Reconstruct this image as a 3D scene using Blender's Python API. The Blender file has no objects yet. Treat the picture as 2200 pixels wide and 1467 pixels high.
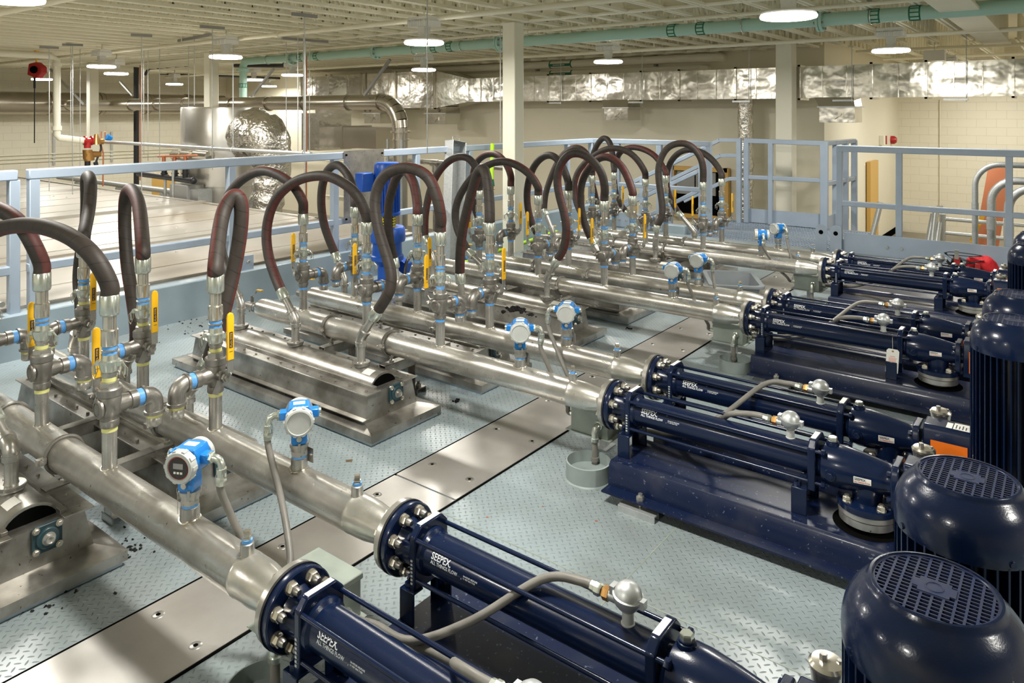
import bpy, bmesh, math, random
from mathutils import Vector, Matrix
random.seed(7)
sc = bpy.context.scene
C = sc.collection
PI = math.pi
TH = math.atan(1210/1584.6)
cs, sn = math.cos(TH), math.sin(TH)
# ------------------------------------------------------------------ camera
cd = bpy.data.cameras.new('camera'); cam = bpy.data.objects.new('camera', cd); C.objects.link(cam)
cam.location = (0, 0, 1.8); cam.rotation_euler = (PI/2, 0, TH)
cd.sensor_width = 36; cd.sensor_fit = 'HORIZONTAL'; cd.lens = 36*1584.6/2200
cd.shift_x = 0; cd.shift_y = -493.5/2200
cd.clip_start = .05; cd.clip_end = 200
sc.camera = cam
# ------------------------------------------------------------------ view / world
sc.view_settings.view_transform = 'Standard'; sc.view_settings.look = 'None'
sc.view_settings.gamma = 1; sc.view_settings.use_curve_mapping = False
sc.view_settings.exposure = 0.35
try:
    sc.cycles.max_bounces = 12; sc.cycles.diffuse_bounces = 7; sc.cycles.glossy_bounces = 5
except Exception: pass
W = bpy.data.worlds.new('world'); sc.world = W; W.use_nodes = True
W.node_tree.nodes['Background'].inputs[0].default_value = (.95, .97, 1, 1)
W.node_tree.nodes['Background'].inputs[1].default_value = .35
LAMPS = [(-1.83,6.05),(-5.75,5.92),(-9.46,5.78),(-13.13,5.72),(-15.35,6.97),(-19.46,7.13),
         (-1.84,10.25),(-5.7,9.9),(-9.48,9.75),(-13.02,9.48),(-15.7,10.33),(-19.27,13.2),(-19.9,10.6),
         (2.0,5.9),(-.2,17.5),(3.0,14.2),(-1.9,15.9),(.3,16.2),(-1.5,19.2),(-1.85,1.9),(-5.75,1.9),(-9.46,1.9),(2.0,1.9),(-1.85,-2.2),(-5.75,-2.2)]  # entries beyond the back wall: unseen lamps added to brighten the recess
LZ = 2.55
LAMP_POWER = 52
for i, (x, y) in enumerate(LAMPS):
    ld = bpy.data.lights.new('lamp_light', 'AREA'); ld.shape = 'DISK'; ld.size = .36
    ld.energy = LAMP_POWER*(1.0 if i < 13 else (.7 if y > 14 else 1.3)); ld.color = (1, .97, .9)
    lo = bpy.data.objects.new('lamp_light', ld); C.objects.link(lo); lo.location = (x, y, LZ-.006)

def pix(px, py, X=None, Y=None, Z=None):
    """a photo pixel -> the 3D point on the plane X=, Y= or Z="""
    a = (px-1100)/1584.6; b = (240-py)/1584.6
    d = Vector((-sn+cs*a, cs+sn*a, b))
    t = X/d.x if X is not None else (Y/d.y if Y is not None else (Z-1.8)/d.z)
    return Vector((d.x*t, d.y*t, 1.8+d.z*t))

# ------------------------------------------------------------------ materials
def M(name, col, rough=.5, metal=0., col2=None, nscale=4., namt=.5, bump=0., bscale=30., bdist=.01, coat=0., rvar=0., stretch=None, detail=6, lo=.35, hi=.65, speck=None, spec=None):
    m = bpy.data.materials.new(name); m.use_nodes = True
    nt = m.node_tree; N = nt.nodes; L = nt.links; b = N['Principled BSDF']
    b.inputs['Base Color'].default_value = (*col, 1); b.inputs['Roughness'].default_value = rough
    b.inputs['Metallic'].default_value = metal
    if spec is not None: b.inputs['Specular IOR Level'].default_value = spec
    if coat: b.inputs['Coat Weight'].default_value = coat; b.inputs['Coat Roughness'].default_value = .08
    g = N.new('ShaderNodeNewGeometry'); vec = g.outputs['Position']
    if stretch:
        mp = N.new('ShaderNodeMapping'); mp.inputs['Scale'].default_value = stretch; L.new(vec, mp.inputs[0]); vec = mp.outputs[0]
    if col2 is not None:
        n = N.new('ShaderNodeTexNoise'); n.inputs['Scale'].default_value = nscale; n.inputs['Detail'].default_value = detail
        L.new(vec, n.inputs['Vector'])
        r = N.new('ShaderNodeValToRGB'); r.color_ramp.elements[0].position = lo; r.color_ramp.elements[1].position = hi
        r.color_ramp.elements[0].color = (*col, 1); r.color_ramp.elements[1].color = tuple(col[i]*(1-namt)+col2[i]*namt for i in range(3))+(1,)
        L.new(n.outputs[0], r.inputs[0]); L.new(r.outputs[0], b.inputs['Base Color'])
        if speck:
            n3 = N.new('ShaderNodeTexNoise'); n3.inputs['Scale'].default_value = speck[0]; n3.inputs['Detail'].default_value = 3; L.new(vec, n3.inputs['Vector'])
            r3 = N.new('ShaderNodeValToRGB'); r3.color_ramp.elements[0].position = speck[1]; r3.color_ramp.elements[1].position = speck[1]+.05; L.new(n3.outputs[0], r3.inputs[0])
            mx = N.new('ShaderNodeMix'); mx.data_type = 'RGBA'; L.new(r3.outputs[0], mx.inputs[0]); L.new(r.outputs[0], mx.inputs[6]); mx.inputs[7].default_value = (*speck[2],1)
            L.new(mx.outputs[2], b.inputs['Base Color'])
        if rvar:
            mr = N.new('ShaderNodeMapRange'); mr.inputs['To Min'].default_value = rough-rvar; mr.inputs['To Max'].default_value = rough+rvar
            L.new(n.outputs[0], mr.inputs[0]); L.new(mr.outputs[0], b.inputs['Roughness'])
    if bump:
        n2 = N.new('ShaderNodeTexNoise'); n2.inputs['Scale'].default_value = bscale; n2.inputs['Detail'].default_value = 3; L.new(vec, n2.inputs['Vector'])
        bp = N.new('ShaderNodeBump'); bp.inputs['Strength'].default_value = bump; bp.inputs['Distance'].default_value = bdist
        L.new(n2.outputs[0], bp.inputs['Height']); L.new(bp.outputs[0], b.inputs['Normal'])
    return m
def mathn(nt, op, a, b=None, c=None):
    n = nt.nodes.new('ShaderNodeMath'); n.operation = op
    for i, v in enumerate((a, b, c)):
        if v is None: continue
        if isinstance(v, (int, float)): n.inputs[i].default_value = v
        else: nt.links.new(v, n.inputs[i])
    return n.outputs[0]
MT = {}
MT['steel'] = M('stainless steel', (.58,.565,.53), .32, .85, (.30,.285,.26), 9, .7, .08, 90, .004, rvar=.1, speck=(50,.68,(.10,.08,.06)))
MT['steel_pipe'] = M('stainless pipe', (.66,.645,.60), .29, .82, (.27,.25,.215), 5.5, .75, .1, 60, .004, rvar=.12, lo=.42, hi=.72, speck=(38,.71,(.12,.10,.075)))
MT['steel_box'] = M('stainless sheet', (.52,.51,.48), .31, .82, (.17,.155,.13), 5.5, .85, .06, 50, .004, rvar=.1, speck=(45,.68,(.07,.055,.04)))
MT['cast'] = M('cast stainless', (.34,.325,.30), .38, .82, (.20,.185,.165), 14, .7, .25, 220, .002)
MT['zinc'] = M('zinc plated steel', (.66,.70,.64), .27, .85, (.5,.54,.45), 12, .5)
MT['galv'] = M('galvanized steel', (.58,.60,.60), .42, .7, (.44,.46,.47), 40, .6)
MT['bright'] = M('bright steel', (.72,.68,.6), .22, .9, (.5,.46,.38), 20, .4)
MT['brass'] = M('brass', (.5,.27,.09), .35, .8)
MT['navy'] = M('navy enamel', (.0036,.0100,.036), .22, 0, (.018,.020,.028), 9, .55, .12, 300, .0015, coat=.22, lo=.58, hi=.85, spec=.3, speck=(55,.74,(.10,.10,.10)))
MT['navy_skid'] = M('navy dusty enamel', (.0042,.0100,.037), .30, 0, (.04,.042,.055), 7, .6, .1, 200, .0015, coat=.15, lo=.5, hi=.8, spec=.3, speck=(70,.66,(.10,.12,.16)))
MT['navy_reflect'] = M('navy enamel with painted reflection', (.022,.032,.085), .35, 0, (.05,.055,.07), 60, .5)  # grille bars: navy lightened, reflected light put into the colour
MT['blackrub'] = M('black gasket', (.01,.01,.011), .5)
MT['blue_tape'] = M('blue thread tape', (.07,.29,.68), .45, 0, (.2,.42,.75), 60, .5)
MT['yellow_tape'] = M('yellow thread seal', (.66,.65,.25), .5)
MT['yellow'] = M('yellow vinyl grip', (.90,.50,.012), .38, 0, (.62,.33,.01), 8, .5)
MT['tblue'] = M('bright blue enamel', (.012,.20,.60), .28, 0, coat=.4)
MT['tgrey'] = M('light grey lid', (.50,.52,.50), .38, .1, (.4,.42,.4), 30, .4)
MT['mixblue'] = M('cobalt motor paint', (.012,.085,.46), .35, 0, (.02,.12,.5), 10, .5)
MT['white'] = M('white label', (.78,.77,.72), .5)
MT['ltext'] = M('white lettering', (.72,.74,.76), .5)
MT['ktext'] = M('black lettering', (.012,.016,.04), .5)
MT['otext'] = M('red orange lettering', (.75,.10,.03), .5)
MT['orange'] = M('orange panel', (.80,.17,.012), .45)
MT['conduit'] = M('grey flexible conduit', (.20,.19,.17), .5, 0, (.12,.115,.10), 12, .7)
MT['jbox'] = M('grey green enamel', (.30,.34,.30), .42, .1, (.2,.23,.2), 9, .6)
MT['pvc'] = M('grey pvc', (.27,.32,.31), .5, 0, (.18,.2,.19), 9, .6)
MT['railblue'] = M('rail paint', (.36,.43,.53), .36, 0, (.30,.37,.46), 5, .5)
MT['deckblue'] = M('beam paint', (.33,.41,.47), .33, 0, (.24,.31,.37), 3, .6, coat=.2)
MT['cream'] = M('cream ceiling paint', (.80,.77,.62), .6, 0, (.74,.71,.56), 2, .5)
MT['column'] = M('cream column paint', (.80,.78,.66), .5)
MT['teal'] = M('seafoam pipe paint', (.42,.64,.55), .4)
MT['dkgreen'] = M('green pipe marker', (.01,.16,.08), .5)
MT['duct'] = M('sheet duct', (.70,.68,.63), .20, .95, (.6,.57,.5), 1.2, .4, .55, 2.2, .05)
MT['rduct'] = M('round duct', (.52,.48,.41), .26, .92, (.42,.38,.31), 2, .5)
MT['foil'] = M('foil wrap', (.74,.72,.68), .22, .95, (.6,.57,.5), 8, .5, .9, 14, .04)
MT['jacket'] = M('aluminium jacket', (.76,.75,.72), .3, .9, (.66,.64,.6), 3, .5, .25, 3, .02)
MT['blackpipe'] = M('black plastic pipe', (.018,.019,.022), .4)
MT['copper'] = M('copper', (.55,.20,.10), .4, .6)
MT['red'] = M('red enamel', (.42,.02,.02), .35)
MT['redcloth'] = M('red cloth', (.75,.02,.03), .75, 0, (.5,.01,.02), 30, .5, .5, 40, .01)
MT['blackcloth'] = M('black webbing', (.012,.012,.014), .8)
MT['lime'] = M('lime plastic', (.50,.85,.03), .45)
MT['wood'] = M('yellow wood trim', (.62,.38,.10), .5)
MT['binplastic'] = M('grey tub plastic', (.20,.22,.235), .42, 0, (.14,.155,.165), 6, .5)
MT['dirt'] = M('black sludge crumbs', (.006,.006,.006), .9)
MT['concrete'] = M('concrete', (.30,.27,.21), .6, 0, (.20,.18,.14), 1.5, .7)
MT['lid'] = M('galvanized tank cover', (.50,.475,.43), .36, .3, (.25,.195,.125), .42, .9, .06, 4, .02, rvar=.08, lo=.46, hi=.70)
MT['lampwhite'] = M('lamp housing white', (.8,.8,.78), .4)
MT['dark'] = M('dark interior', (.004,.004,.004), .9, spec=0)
MT['bearing'] = M('dark teal casting', (.014,.05,.065), .35, .1, (.05,.06,.06), 20, .4)
MT['greycab'] = M('grey cabinet', (.28,.28,.27), .5)
MT['clearmesh'] = M('yellow guard', (.85,.7,.02), .5)
MT['drywall'] = M('cream plaster', (.77,.73,.59), .62, 0, (.73,.69,.55), .8, .5)
MT['strip'] = M('brushed steel plate', (.50,.485,.46), .34, .6, (.28,.26,.235), 1.6, .8, .05, 60, .003, rvar=.09, stretch=(1,1,1))
# checker plate deck
def checker():
    m = M('painted checker plate', (.33,.385,.395), .30, 0); nt = m.node_tree; N = nt.nodes; L = nt.links; b = N['Principled BSDF']
    g = N.new('ShaderNodeNewGeometry')
    mp = N.new('ShaderNodeMapping'); mp.vector_type = 'POINT'; mp.inputs['Rotation'].default_value = (0,0,PI/4); p = 1/.0275
    mp.inputs['Scale'].default_value = (p, p, p); L.new(g.outputs['Position'], mp.inputs[0])
    sp = N.new('ShaderNodeSeparateXYZ'); L.new(mp.outputs[0], sp.inputs[0])
    u, v = sp.outputs[0], sp.outputs[1]
    fu, fv = mathn(nt,'FLOOR',u), mathn(nt,'FLOOR',v)
    par = mathn(nt,'FLOORED_MODULO', mathn(nt,'ADD',fu,fv), 2.)
    cu = mathn(nt,'SUBTRACT', mathn(nt,'SUBTRACT',u,fu), .5); cv = mathn(nt,'SUBTRACT', mathn(nt,'SUBTRACT',v,fv), .5)
    inv = mathn(nt,'SUBTRACT',1.,par)
    a = mathn(nt,'ADD', mathn(nt,'MULTIPLY',cu,par), mathn(nt,'MULTIPLY',cv,inv))
    c = mathn(nt,'ADD', mathn(nt,'MULTIPLY',cv,par), mathn(nt,'MULTIPLY',cu,inv))
    d = mathn(nt,'ADD', mathn(nt,'POWER', mathn(nt,'DIVIDE',a,.43),2.), mathn(nt,'POWER', mathn(nt,'DIVIDE',c,.125),2.))
    h = mathn(nt,'MAXIMUM', mathn(nt,'SUBTRACT',1.,d), 0.)
    bp = N.new('ShaderNodeBump'); bp.inputs['Strength'].default_value = .8; bp.inputs['Distance'].default_value = .005
    L.new(h, bp.inputs['Height']); L.new(bp.outputs[0], b.inputs['Normal'])
    n = N.new('ShaderNodeTexNoise'); n.inputs['Scale'].default_value = 1.1; n.inputs['Detail'].default_value = 8; L.new(g.outputs['Position'], n.inputs[0])
    r = N.new('ShaderNodeValToRGB'); e = r.color_ramp.elements
    e[0].position = .36; e[0].color = (.30,.365,.395,1); e[1].position = .72; e[1].color = (.155,.17,.165,1)
    L.new(n.outputs[0], r.inputs[0])
    n2 = N.new('ShaderNodeTexNoise'); n2.inputs['Scale'].default_value = 28; n2.inputs['Detail'].default_value = 2; L.new(g.outputs['Position'], n2.inputs[0])
    r2 = N.new('ShaderNodeValToRGB'); r2.color_ramp.elements[0].position = .74; r2.color_ramp.elements[1].position = .80
    L.new(n2.outputs[0], r2.inputs[0])
    mx = N.new('ShaderNodeMix'); mx.data_type = 'RGBA'; L.new(r2.outputs[0], mx.inputs[0]); L.new(r.outputs[0], mx.inputs[6]); mx.inputs[7].default_value = (.07,.05,.035,1)
    L.new(mx.outputs[2], b.inputs['Base Color'])
    return m
MT['deck'] = checker()
def blockwall():
    m = M('painted block wall', (.77,.73,.60), .55, 0); nt = m.node_tree; N = nt.nodes; L = nt.links; b = N['Principled BSDF']
    g = N.new('ShaderNodeNewGeometry'); sp = N.new('ShaderNodeSeparateXYZ'); L.new(g.outputs['Position'], sp.inputs[0])
    s = mathn(nt,'ADD', sp.outputs[0], sp.outputs[1])
    cb = N.new('ShaderNodeCombineXYZ'); L.new(s, cb.inputs[0]); L.new(sp.outputs[2], cb.inputs[1])
    br = N.new('ShaderNodeTexBrick'); br.inputs['Scale'].default_value = 1; br.inputs['Brick Width'].default_value = .4064; br.inputs['Row Height'].default_value = .2032
    br.inputs['Mortar Size'].default_value = .006; br.inputs['Mortar Smooth'].default_value = .4
    br.inputs['Color1'].default_value = (.77,.73,.60,1); br.inputs['Color2'].default_value = (.76,.72,.59,1); br.inputs['Mortar'].default_value = (.66,.62,.49,1)
    L.new(cb.outputs[0], br.inputs[0]); L.new(br.outputs[0], b.inputs['Base Color'])
    bp = N.new('ShaderNodeBump'); bp.inputs['Strength'].default_value = .5; bp.inputs['Distance'].default_value = .004; bp.invert = True
    L.new(br.outputs[1], bp.inputs['Height']); L.new(bp.outputs[0], b.inputs['Normal'])
    return m
MT['block'] = blockwall()
def decking():
    m = M('cream roof deck', (.78,.74,.59), .6, 0); nt = m.node_tree; N = nt.nodes; L = nt.links; b = N['Principled BSDF']
    g = N.new('ShaderNodeNewGeometry'); w = N.new('ShaderNodeTexWave'); w.bands_direction = 'X'; w.inputs['Scale'].default_value = 3.2; L.new(g.outputs['Position'], w.inputs[0])
    mp = N.new('ShaderNodeMapping'); mp.inputs['Rotation'].default_value = (0,0,PI/2); L.new(g.outputs['Position'], mp.inputs[0]); L.new(mp.outputs[0], w.inputs[0])
    bp = N.new('ShaderNodeBump'); bp.inputs['Strength'].default_value = .6; bp.inputs['Distance'].default_value = .03
    L.new(w.outputs[1], bp.inputs['Height']); L.new(bp.outputs[0], b.inputs['Normal'])
    return m
MT['roofdeck'] = decking()
def hosemat(name, split, red=(.085,.020,.016), blk=(.032,.024,.019)):
    m = M(name, blk, .5, 0); nt = m.node_tree; N = nt.nodes; L = nt.links; b = N['Principled BSDF']
    uv = N.new('ShaderNodeUVMap'); sp = N.new('ShaderNodeSeparateXYZ'); L.new(uv.outputs[0], sp.inputs[0])
    u, v = sp.outputs[0], sp.outputs[1]
    a = mathn(nt,'FRACT', mathn(nt,'ADD', u, split)); isred = mathn(nt,'LESS_THAN', a, .26)
    n = N.new('ShaderNodeTexNoise'); n.inputs['Scale'].default_value = 25; g = N.new('ShaderNodeNewGeometry'); L.new(g.outputs['Position'], n.inputs[0])
    mx = N.new('ShaderNodeMix'); mx.data_type = 'RGBA'; L.new(isred, mx.inputs[0]); mx.inputs[6].default_value = (*blk,1); mx.inputs[7].default_value = (*red,1)
    # helical wrap line
    hl = mathn(nt,'FRACT', mathn(nt,'ADD', mathn(nt,'MULTIPLY', v, 14.), u)); ln = mathn(nt,'LESS_THAN', hl, .07)
    sc_ = mathn(nt,'ADD', mathn(nt,'SUBTRACT', 1., mathn(nt,'MULTIPLY', ln, .5)), mathn(nt,'MULTIPLY', mathn(nt,'SUBTRACT', n.outputs[0], .5), .6))
    vm = N.new('ShaderNodeVectorMath'); vm.operation = 'SCALE'; L.new(mx.outputs[2], vm.inputs[0]); L.new(sc_, vm.inputs['Scale'])
    L.new(vm.outputs[0], b.inputs['Base Color'])
    bp = N.new('ShaderNodeBump'); bp.inputs['Strength'].default_value = .5; bp.inputs['Distance'].default_value = .002; bp.invert = True
    L.new(ln, bp.inputs['Height']); L.new(bp.outputs[0], b.inputs['Normal'])
    b.inputs['Roughness'].default_value = .6
    return m
HM = [hosemat('wrapped rubber hose', s) for s in (.05, .3, .55, .8)]
def emis(name, col, st):
    m = bpy.data.materials.new(name); m.use_nodes = True; b = m.node_tree.nodes['Principled BSDF']
    b.inputs['Base Color'].default_value = (.9,.9,.85,1); b.inputs['Emission Color'].default_value = (*col,1); b.inputs['Emission Strength'].default_value = st
    return m
MT['glow'] = emis('lit lens', (1,.95,.84), 22)
def lcd():
    m = M('display glass', (.03,.03,.03), .08); return m
MT['lcd'] = lcd()

# ------------------------------------------------------------------ mesh builder
def basis(d, up=None):
    d = Vector(d).normalized()
    u = Vector(up) if up is not None else (Vector((0,0,1)) if abs(d.z) < .95 else Vector((1,0,0)))
    a = u.cross(d)
    if a.length < 1e-6: a = Vector((1,0,0)).cross(d)
    a.normalize(); b = d.cross(a).normalized()
    return d, a, b
class MB:
    def __init__(s): s.v = []; s.f = []; s.m = []; s.uv = {}
    def add(s, vs, fs, m=0):
        o = len(s.v); s.v += [Vector(p) for p in vs]
        for f in fs: s.f.append(tuple(o+i for i in f)); s.m.append(m)
        return s
    def box(s, x0,x1,y0,y1,z0,z1, m=0):
        return s.add([(x0,y0,z0),(x1,y0,z0),(x1,y1,z0),(x0,y1,z0),(x0,y0,z1),(x1,y0,z1),(x1,y1,z1),(x0,y1,z1)],
              [(0,3,2,1),(4,5,6,7),(0,1,5,4),(1,2,6,5),(2,3,7,6),(3,0,4,7)], m)
    def bar(s, p0, p1, w, h, up=None, m=0):
        p0, p1 = Vector(p0), Vector(p1); d, a, b = basis(p1-p0, up); a = a*(w/2); b = b*(h/2)
        return s.add([p0-a-b,p0+a-b,p0+a+b,p0-a+b,p1-a-b,p1+a-b,p1+a+b,p1-a+b],
              [(0,3,2,1),(4,5,6,7),(0,1,5,4),(1,2,6,5),(2,3,7,6),(3,0,4,7)], m)
    def lathe(s, o, ax, prof, n=24, caps=(True,True), m=0, ph=0.):
        o = Vector(o); d, a, b = basis(ax); base = len(s.v)
        for t, r in prof:
            for k in range(n):
                q = 2*PI*k/n+ph; s.v.append(o+d*t+a*(r*math.cos(q))+b*(r*math.sin(q)))
        for i in range(len(prof)-1):
            for k in range(n):
                k2 = (k+1) % n
                s.f.append((base+i*n+k, base+i*n+k2, base+(i+1)*n+k2, base+(i+1)*n+k)); s.m.append(m)
        if caps[0] and prof[0][1] > 1e-6: s.f.append(tuple(base+k for k in reversed(range(n)))); s.m.append(m)
        e = base+(len(prof)-1)*n
        if caps[1] and prof[-1][1] > 1e-6: s.f.append(tuple(e+k for k in range(n))); s.m.append(m)
        return s
    def cyl(s, p0, p1, r0, r1=None, n=20, m=0, bev=0):
        p0, p1 = Vector(p0), Vector(p1); L = (p1-p0).length; r1 = r0 if r1 is None else r1
        pr = [(0,r0),(L,r1)]
        if bev: pr = [(0,r0-bev),(bev,r0),(L-bev,r1),(L,r1-bev)]
        return s.lathe(p0, p1-p0, pr, n, m=m)
    def hexn(s, p, ax, r, h, m=0): return s.lathe(p, ax, [(0,r),(h*.85,r),(h,r*.88)], 6, m=m)
    def tube(s, pts, r, n=12, m=0, caps=True, vs=1.):
        pts = [Vector(p) for p in pts]; base = len(s.v); N = len(pts)
        t0 = (pts[1]-pts[0]).normalized(); d, a, b = basis(t0); L = 0; Ls = []
        rr = r if isinstance(r, (list,tuple)) else [r]*N
        for i in range(N):
            if i: L += (pts[i]-pts[i-1]).length
            Ls.append(L)
            t = (pts[min(i+1,N-1)]-pts[max(i-1,0)])
            if t.length < 1e-9: t = t0
            t = t.normalized(); a = (a-t*a.dot(t)).normalized(); b = t.cross(a)
            for k in range(n):
                q = 2*PI*k/n; s.v.append(pts[i]+a*(rr[i]*math.cos(q))+b*(rr[i]*math.sin(q)))
        for i in range(N-1):
            for k in range(n):
                k2 = (k+1) % n; s.uv[len(s.f)] = ((k/n,Ls[i]*vs),((k+1)/n,Ls[i]*vs),((k+1)/n,Ls[i+1]*vs),(k/n,Ls[i+1]*vs))
                s.f.append((base+i*n+k, base+i*n+k2, base+(i+1)*n+k2, base+(i+1)*n+k)); s.m.append(m)
        if caps:
            s.f.append(tuple(base+k for k in reversed(range(n)))); s.m.append(m)
            e = base+(N-1)*n; s.f.append(tuple(e+k for k in range(n))); s.m.append(m)
        return s
    def prism(s, poly, fn, h0, h1, m=0):
        """poly 2D, fn(u,v,w)->3D"""
        n = len(poly); vs = [fn(u,v,h0) for u,v in poly]+[fn(u,v,h1) for u,v in poly]
        fs = [tuple(reversed(range(n))), tuple(range(n,2*n))]+[(i,(i+1)%n,n+(i+1)%n,n+i) for i in range(n)]
        return s.add(vs, fs, m)
    def sphere(s, c, r, n=16, k=10, sc=(1,1,1), m=0):
        c = Vector(c); base = len(s.v)
        for i in range(k+1):
            a = PI*i/k; z = math.cos(a)*.9999; q = math.sin(a)+1e-4
            for j in range(n):
                b = 2*PI*j/n; s.v.append(c+Vector((r*sc[0]*q*math.cos(b), r*sc[1]*q*math.sin(b), r*sc[2]*z)))
        for i in range(k):
            for j in range(n):
                j2 = (j+1)%n; s.f.append((base+i*n+j, base+(i+1)*n+j, base+(i+1)*n+j2, base+i*n+j2)); s.m.append(m)
        return s
def spline(pts, k=8):
    P = [Vector(p) for p in pts]; P = [P[0]*2-P[1]]+P+[P[-1]*2-P[-2]]; out = []
    for i in range(1, len(P)-2):
        p0,p1,p2,p3 = P[i-1],P[i],P[i+1],P[i+2]
        for j in range(k):
            t = j/k; out.append(.5*((2*p1)+(p2-p0)*t+(2*p0-5*p1+4*p2-p3)*t*t+(3*p1-p0-3*p2+p3)*t**3))
    out.append(P[-2]); return out
def arc(c, r, a0, a1, u, v, k=8):
    c, u, v = Vector(c), Vector(u), Vector(v)
    return [c+u*(r*math.cos(a0+(a1-a0)*i/k))+v*(r*math.sin(a0+(a1-a0)*i/k)) for i in range(k+1)]
ORG = {}
def build(name, mb, mats, parent=None, origin=None, smooth=True, bevel=0., label=None):
    """one mesh object; vertices are given in world space"""
    o0 = ORG[parent.name] if parent is not None else Vector(origin or (0,0,0))
    me = bpy.data.meshes.new(name); me.from_pydata([tuple(v-o0) for v in mb.v], [], mb.f); 
    if not isinstance(mats, (list,tuple)): mats = [mats]
    for mm in mats: me.materials.append(MT[mm] if isinstance(mm, str) else mm)
    if len(mats) > 1: me.polygons.foreach_set('material_index', mb.m)
    if mb.uv:
        ul = me.uv_layers.new(name='UVMap'); 
        for fi, q in mb.uv.items():
            p = me.polygons[fi]
            for li, c in zip(p.loop_indices, q): ul.data[li].uv = c
    me.validate(); me.update()
    if smooth:
        me.polygons.foreach_set('use_smooth', [True]*len(me.polygons)); me.set_sharp_from_angle(angle=math.radians(38))
    o = bpy.data.objects.new(name, me); C.objects.link(o)
    if parent is not None: o.parent = parent
    else: o.location = o0
    ORG[o.name] = o0
    if bevel:
        bm = o.modifiers.new('bevel', 'BEVEL'); bm.width = bevel; bm.segments = 2; bm.limit_method = 'ANGLE'; bm.angle_limit = math.radians(40)
    if label: o['label'] = label
    return o
def thing(name, label, cat, loc=(0,0,0), group=None):
    o = bpy.data.objects.new(name, None); C.objects.link(o); o.location = loc; o.empty_display_size = .1
    ORG[o.name] = Vector(loc); o['label'] = label; o['category'] = cat
    if group: o['group'] = group
    return o
def tag(o, label, cat, group=None, kind=None):
    o['label'] = label; o['category'] = cat
    if group: o['group'] = group
    if kind: o['kind'] = kind
    return o
def struct(name, mb, mat, **k):
    o = build(name, mb, mat, **k); o['kind'] = 'structure'; return o
KIDS = {}
def clone(root, d, label=None, group=None, mat=None):
    r = root.copy(); C.objects.link(r); r.location = root.location+Vector(d)
    if label: r['label'] = label
    if group: r['group'] = group
    def rec(a, b):
        for ch in [c for c in a.children]:
            c2 = ch.copy(); C.objects.link(c2); c2.parent = b; rec(ch, c2)
    rec(root, r); return r
FONTC = {}
def text2d(s, size):
    if s not in FONTC:
        cu = bpy.data.curves.new('t', 'FONT'); cu.body = s; cu.size = 1; cu.resolution_u = 2; cu.offset = .018
        ob = bpy.data.objects.new('t', cu); C.objects.link(ob)
        dg = bpy.context.evaluated_depsgraph_get(); dg.update(); ev = ob.evaluated_get(dg); me = ev.to_mesh()
        FONTC[s] = ([(v.co.x, v.co.y) for v in me.vertices], [tuple(p.vertices) for p in me.polygons])
        ev.to_mesh_clear(); bpy.data.objects.remove(ob); bpy.data.curves.remove(cu)
    v, f = FONTC[s]; return [(x*size, y*size) for x, y in v], f
def addtext(mb, s, w, h, fn, m=0):
    v, f = text2d(s, 1.); X0 = min(p[0] for p in v); X1 = max(p[0] for p in v); Y1 = max(p[1] for p in v)
    mb.add([fn((x-X0)*w/(X1-X0), y*h/Y1) for x, y in v], f, m)

ORD = ['first','second','third','fourth','fifth','sixth','seventh','eighth']
LY = [1.319,1.760,3.183,3.643,5.08,5.548,7.03,7.518]
BY = [1.13,1.87,2.95,3.87,4.90,5.80,6.83,7.80]
HP = .365
RX = [-4.25,-3.60,-2.96]
NX = [-4.64,-4.02,-3.385]
POS = ['farthest from the pump','in the middle','nearest the pump']
def ordl(i):
    return 'line %s from the camera' % ['one','two','three','four','five','six','seven','eight'][i]
exec_parts = []
# ================================================================== SETTING
struct('floor', MB().box(-6.1,3.4,-4,10.12,-.03,0), 'deck')
struct('floor_lower', MB().box(-23,5,-4.5,22,-1.45,-1.25), 'concrete')
struct('trim_1', MB().box(-6.28,-6.1,-4,10.3,-.3,.325), 'deckblue', bevel=.01)          # deep beam round the deck edge
struct('trim_2', MB().box(-6.1,-4.55,10.12,10.3,-.3,.12), 'deckblue', bevel=.01)
struct('trim_3', MB().box(-2.42,3.4,10.12,10.2,-.3,.16), 'deckblue', bevel=.006)
struct('ceiling', MB().box(-23.2,5,-4.6,22,3.5,3.6), 'roofdeck')
struct('wall_left', MB().box(-23.2,-22.9,-4.6,14.3,-1.3,3.5), 'block')
struct('wall_back', MB().box(-23,-3.6,14.0,14.3,-1.3,3.5), 'drywall')
struct('wall_recess', MB().box(-3.9,-3.6,14.3,21,-1.3,3.5), 'drywall')
struct('wall_far', MB().box(-3.9,5,21,21.3,-1.3,3.5), 'block')
struct('wall_right', MB().box(4.6,4.9,-4.6,21.3,-1.3,3.5), 'block')
struct('wall_front', MB().box(-23,4.9,-4.9,-4.6,-1.3,3.5), 'block')
struct('baseboard_recess', MB().box(-3.6,-3.58,14.0,21,-1.25,-1.1), 'dark')
# tank cover on the left
lid = MB().box(-22.88,-6.285,-4.55,6.35,.10,.345)
x = -22.4
while x < -6.7:
    lid.box(x,x+.010,-4.55,6.35,.345,.350); x += .82
lid.box(-11.1,-10.95,-4.55,6.35,.345,.385); lid.box(-22.88,-6.45,6.30,6.37,-.5,.365); lid.box(-8.2,-8.1,-4.55,6.35,.345,.365)
for k in range(90): 
    a, b = random.uniform(-22,-6.7), random.uniform(-1,6.2); lid.lathe((a,b,.345),(0,0,1),[(0,.018),(.008,.014)],6)
tag(build('tank_cover', lid, 'lid', smooth=False), 'wide flat galvanized cover panels over the tank left of the railing', 'tank cover')
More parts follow.
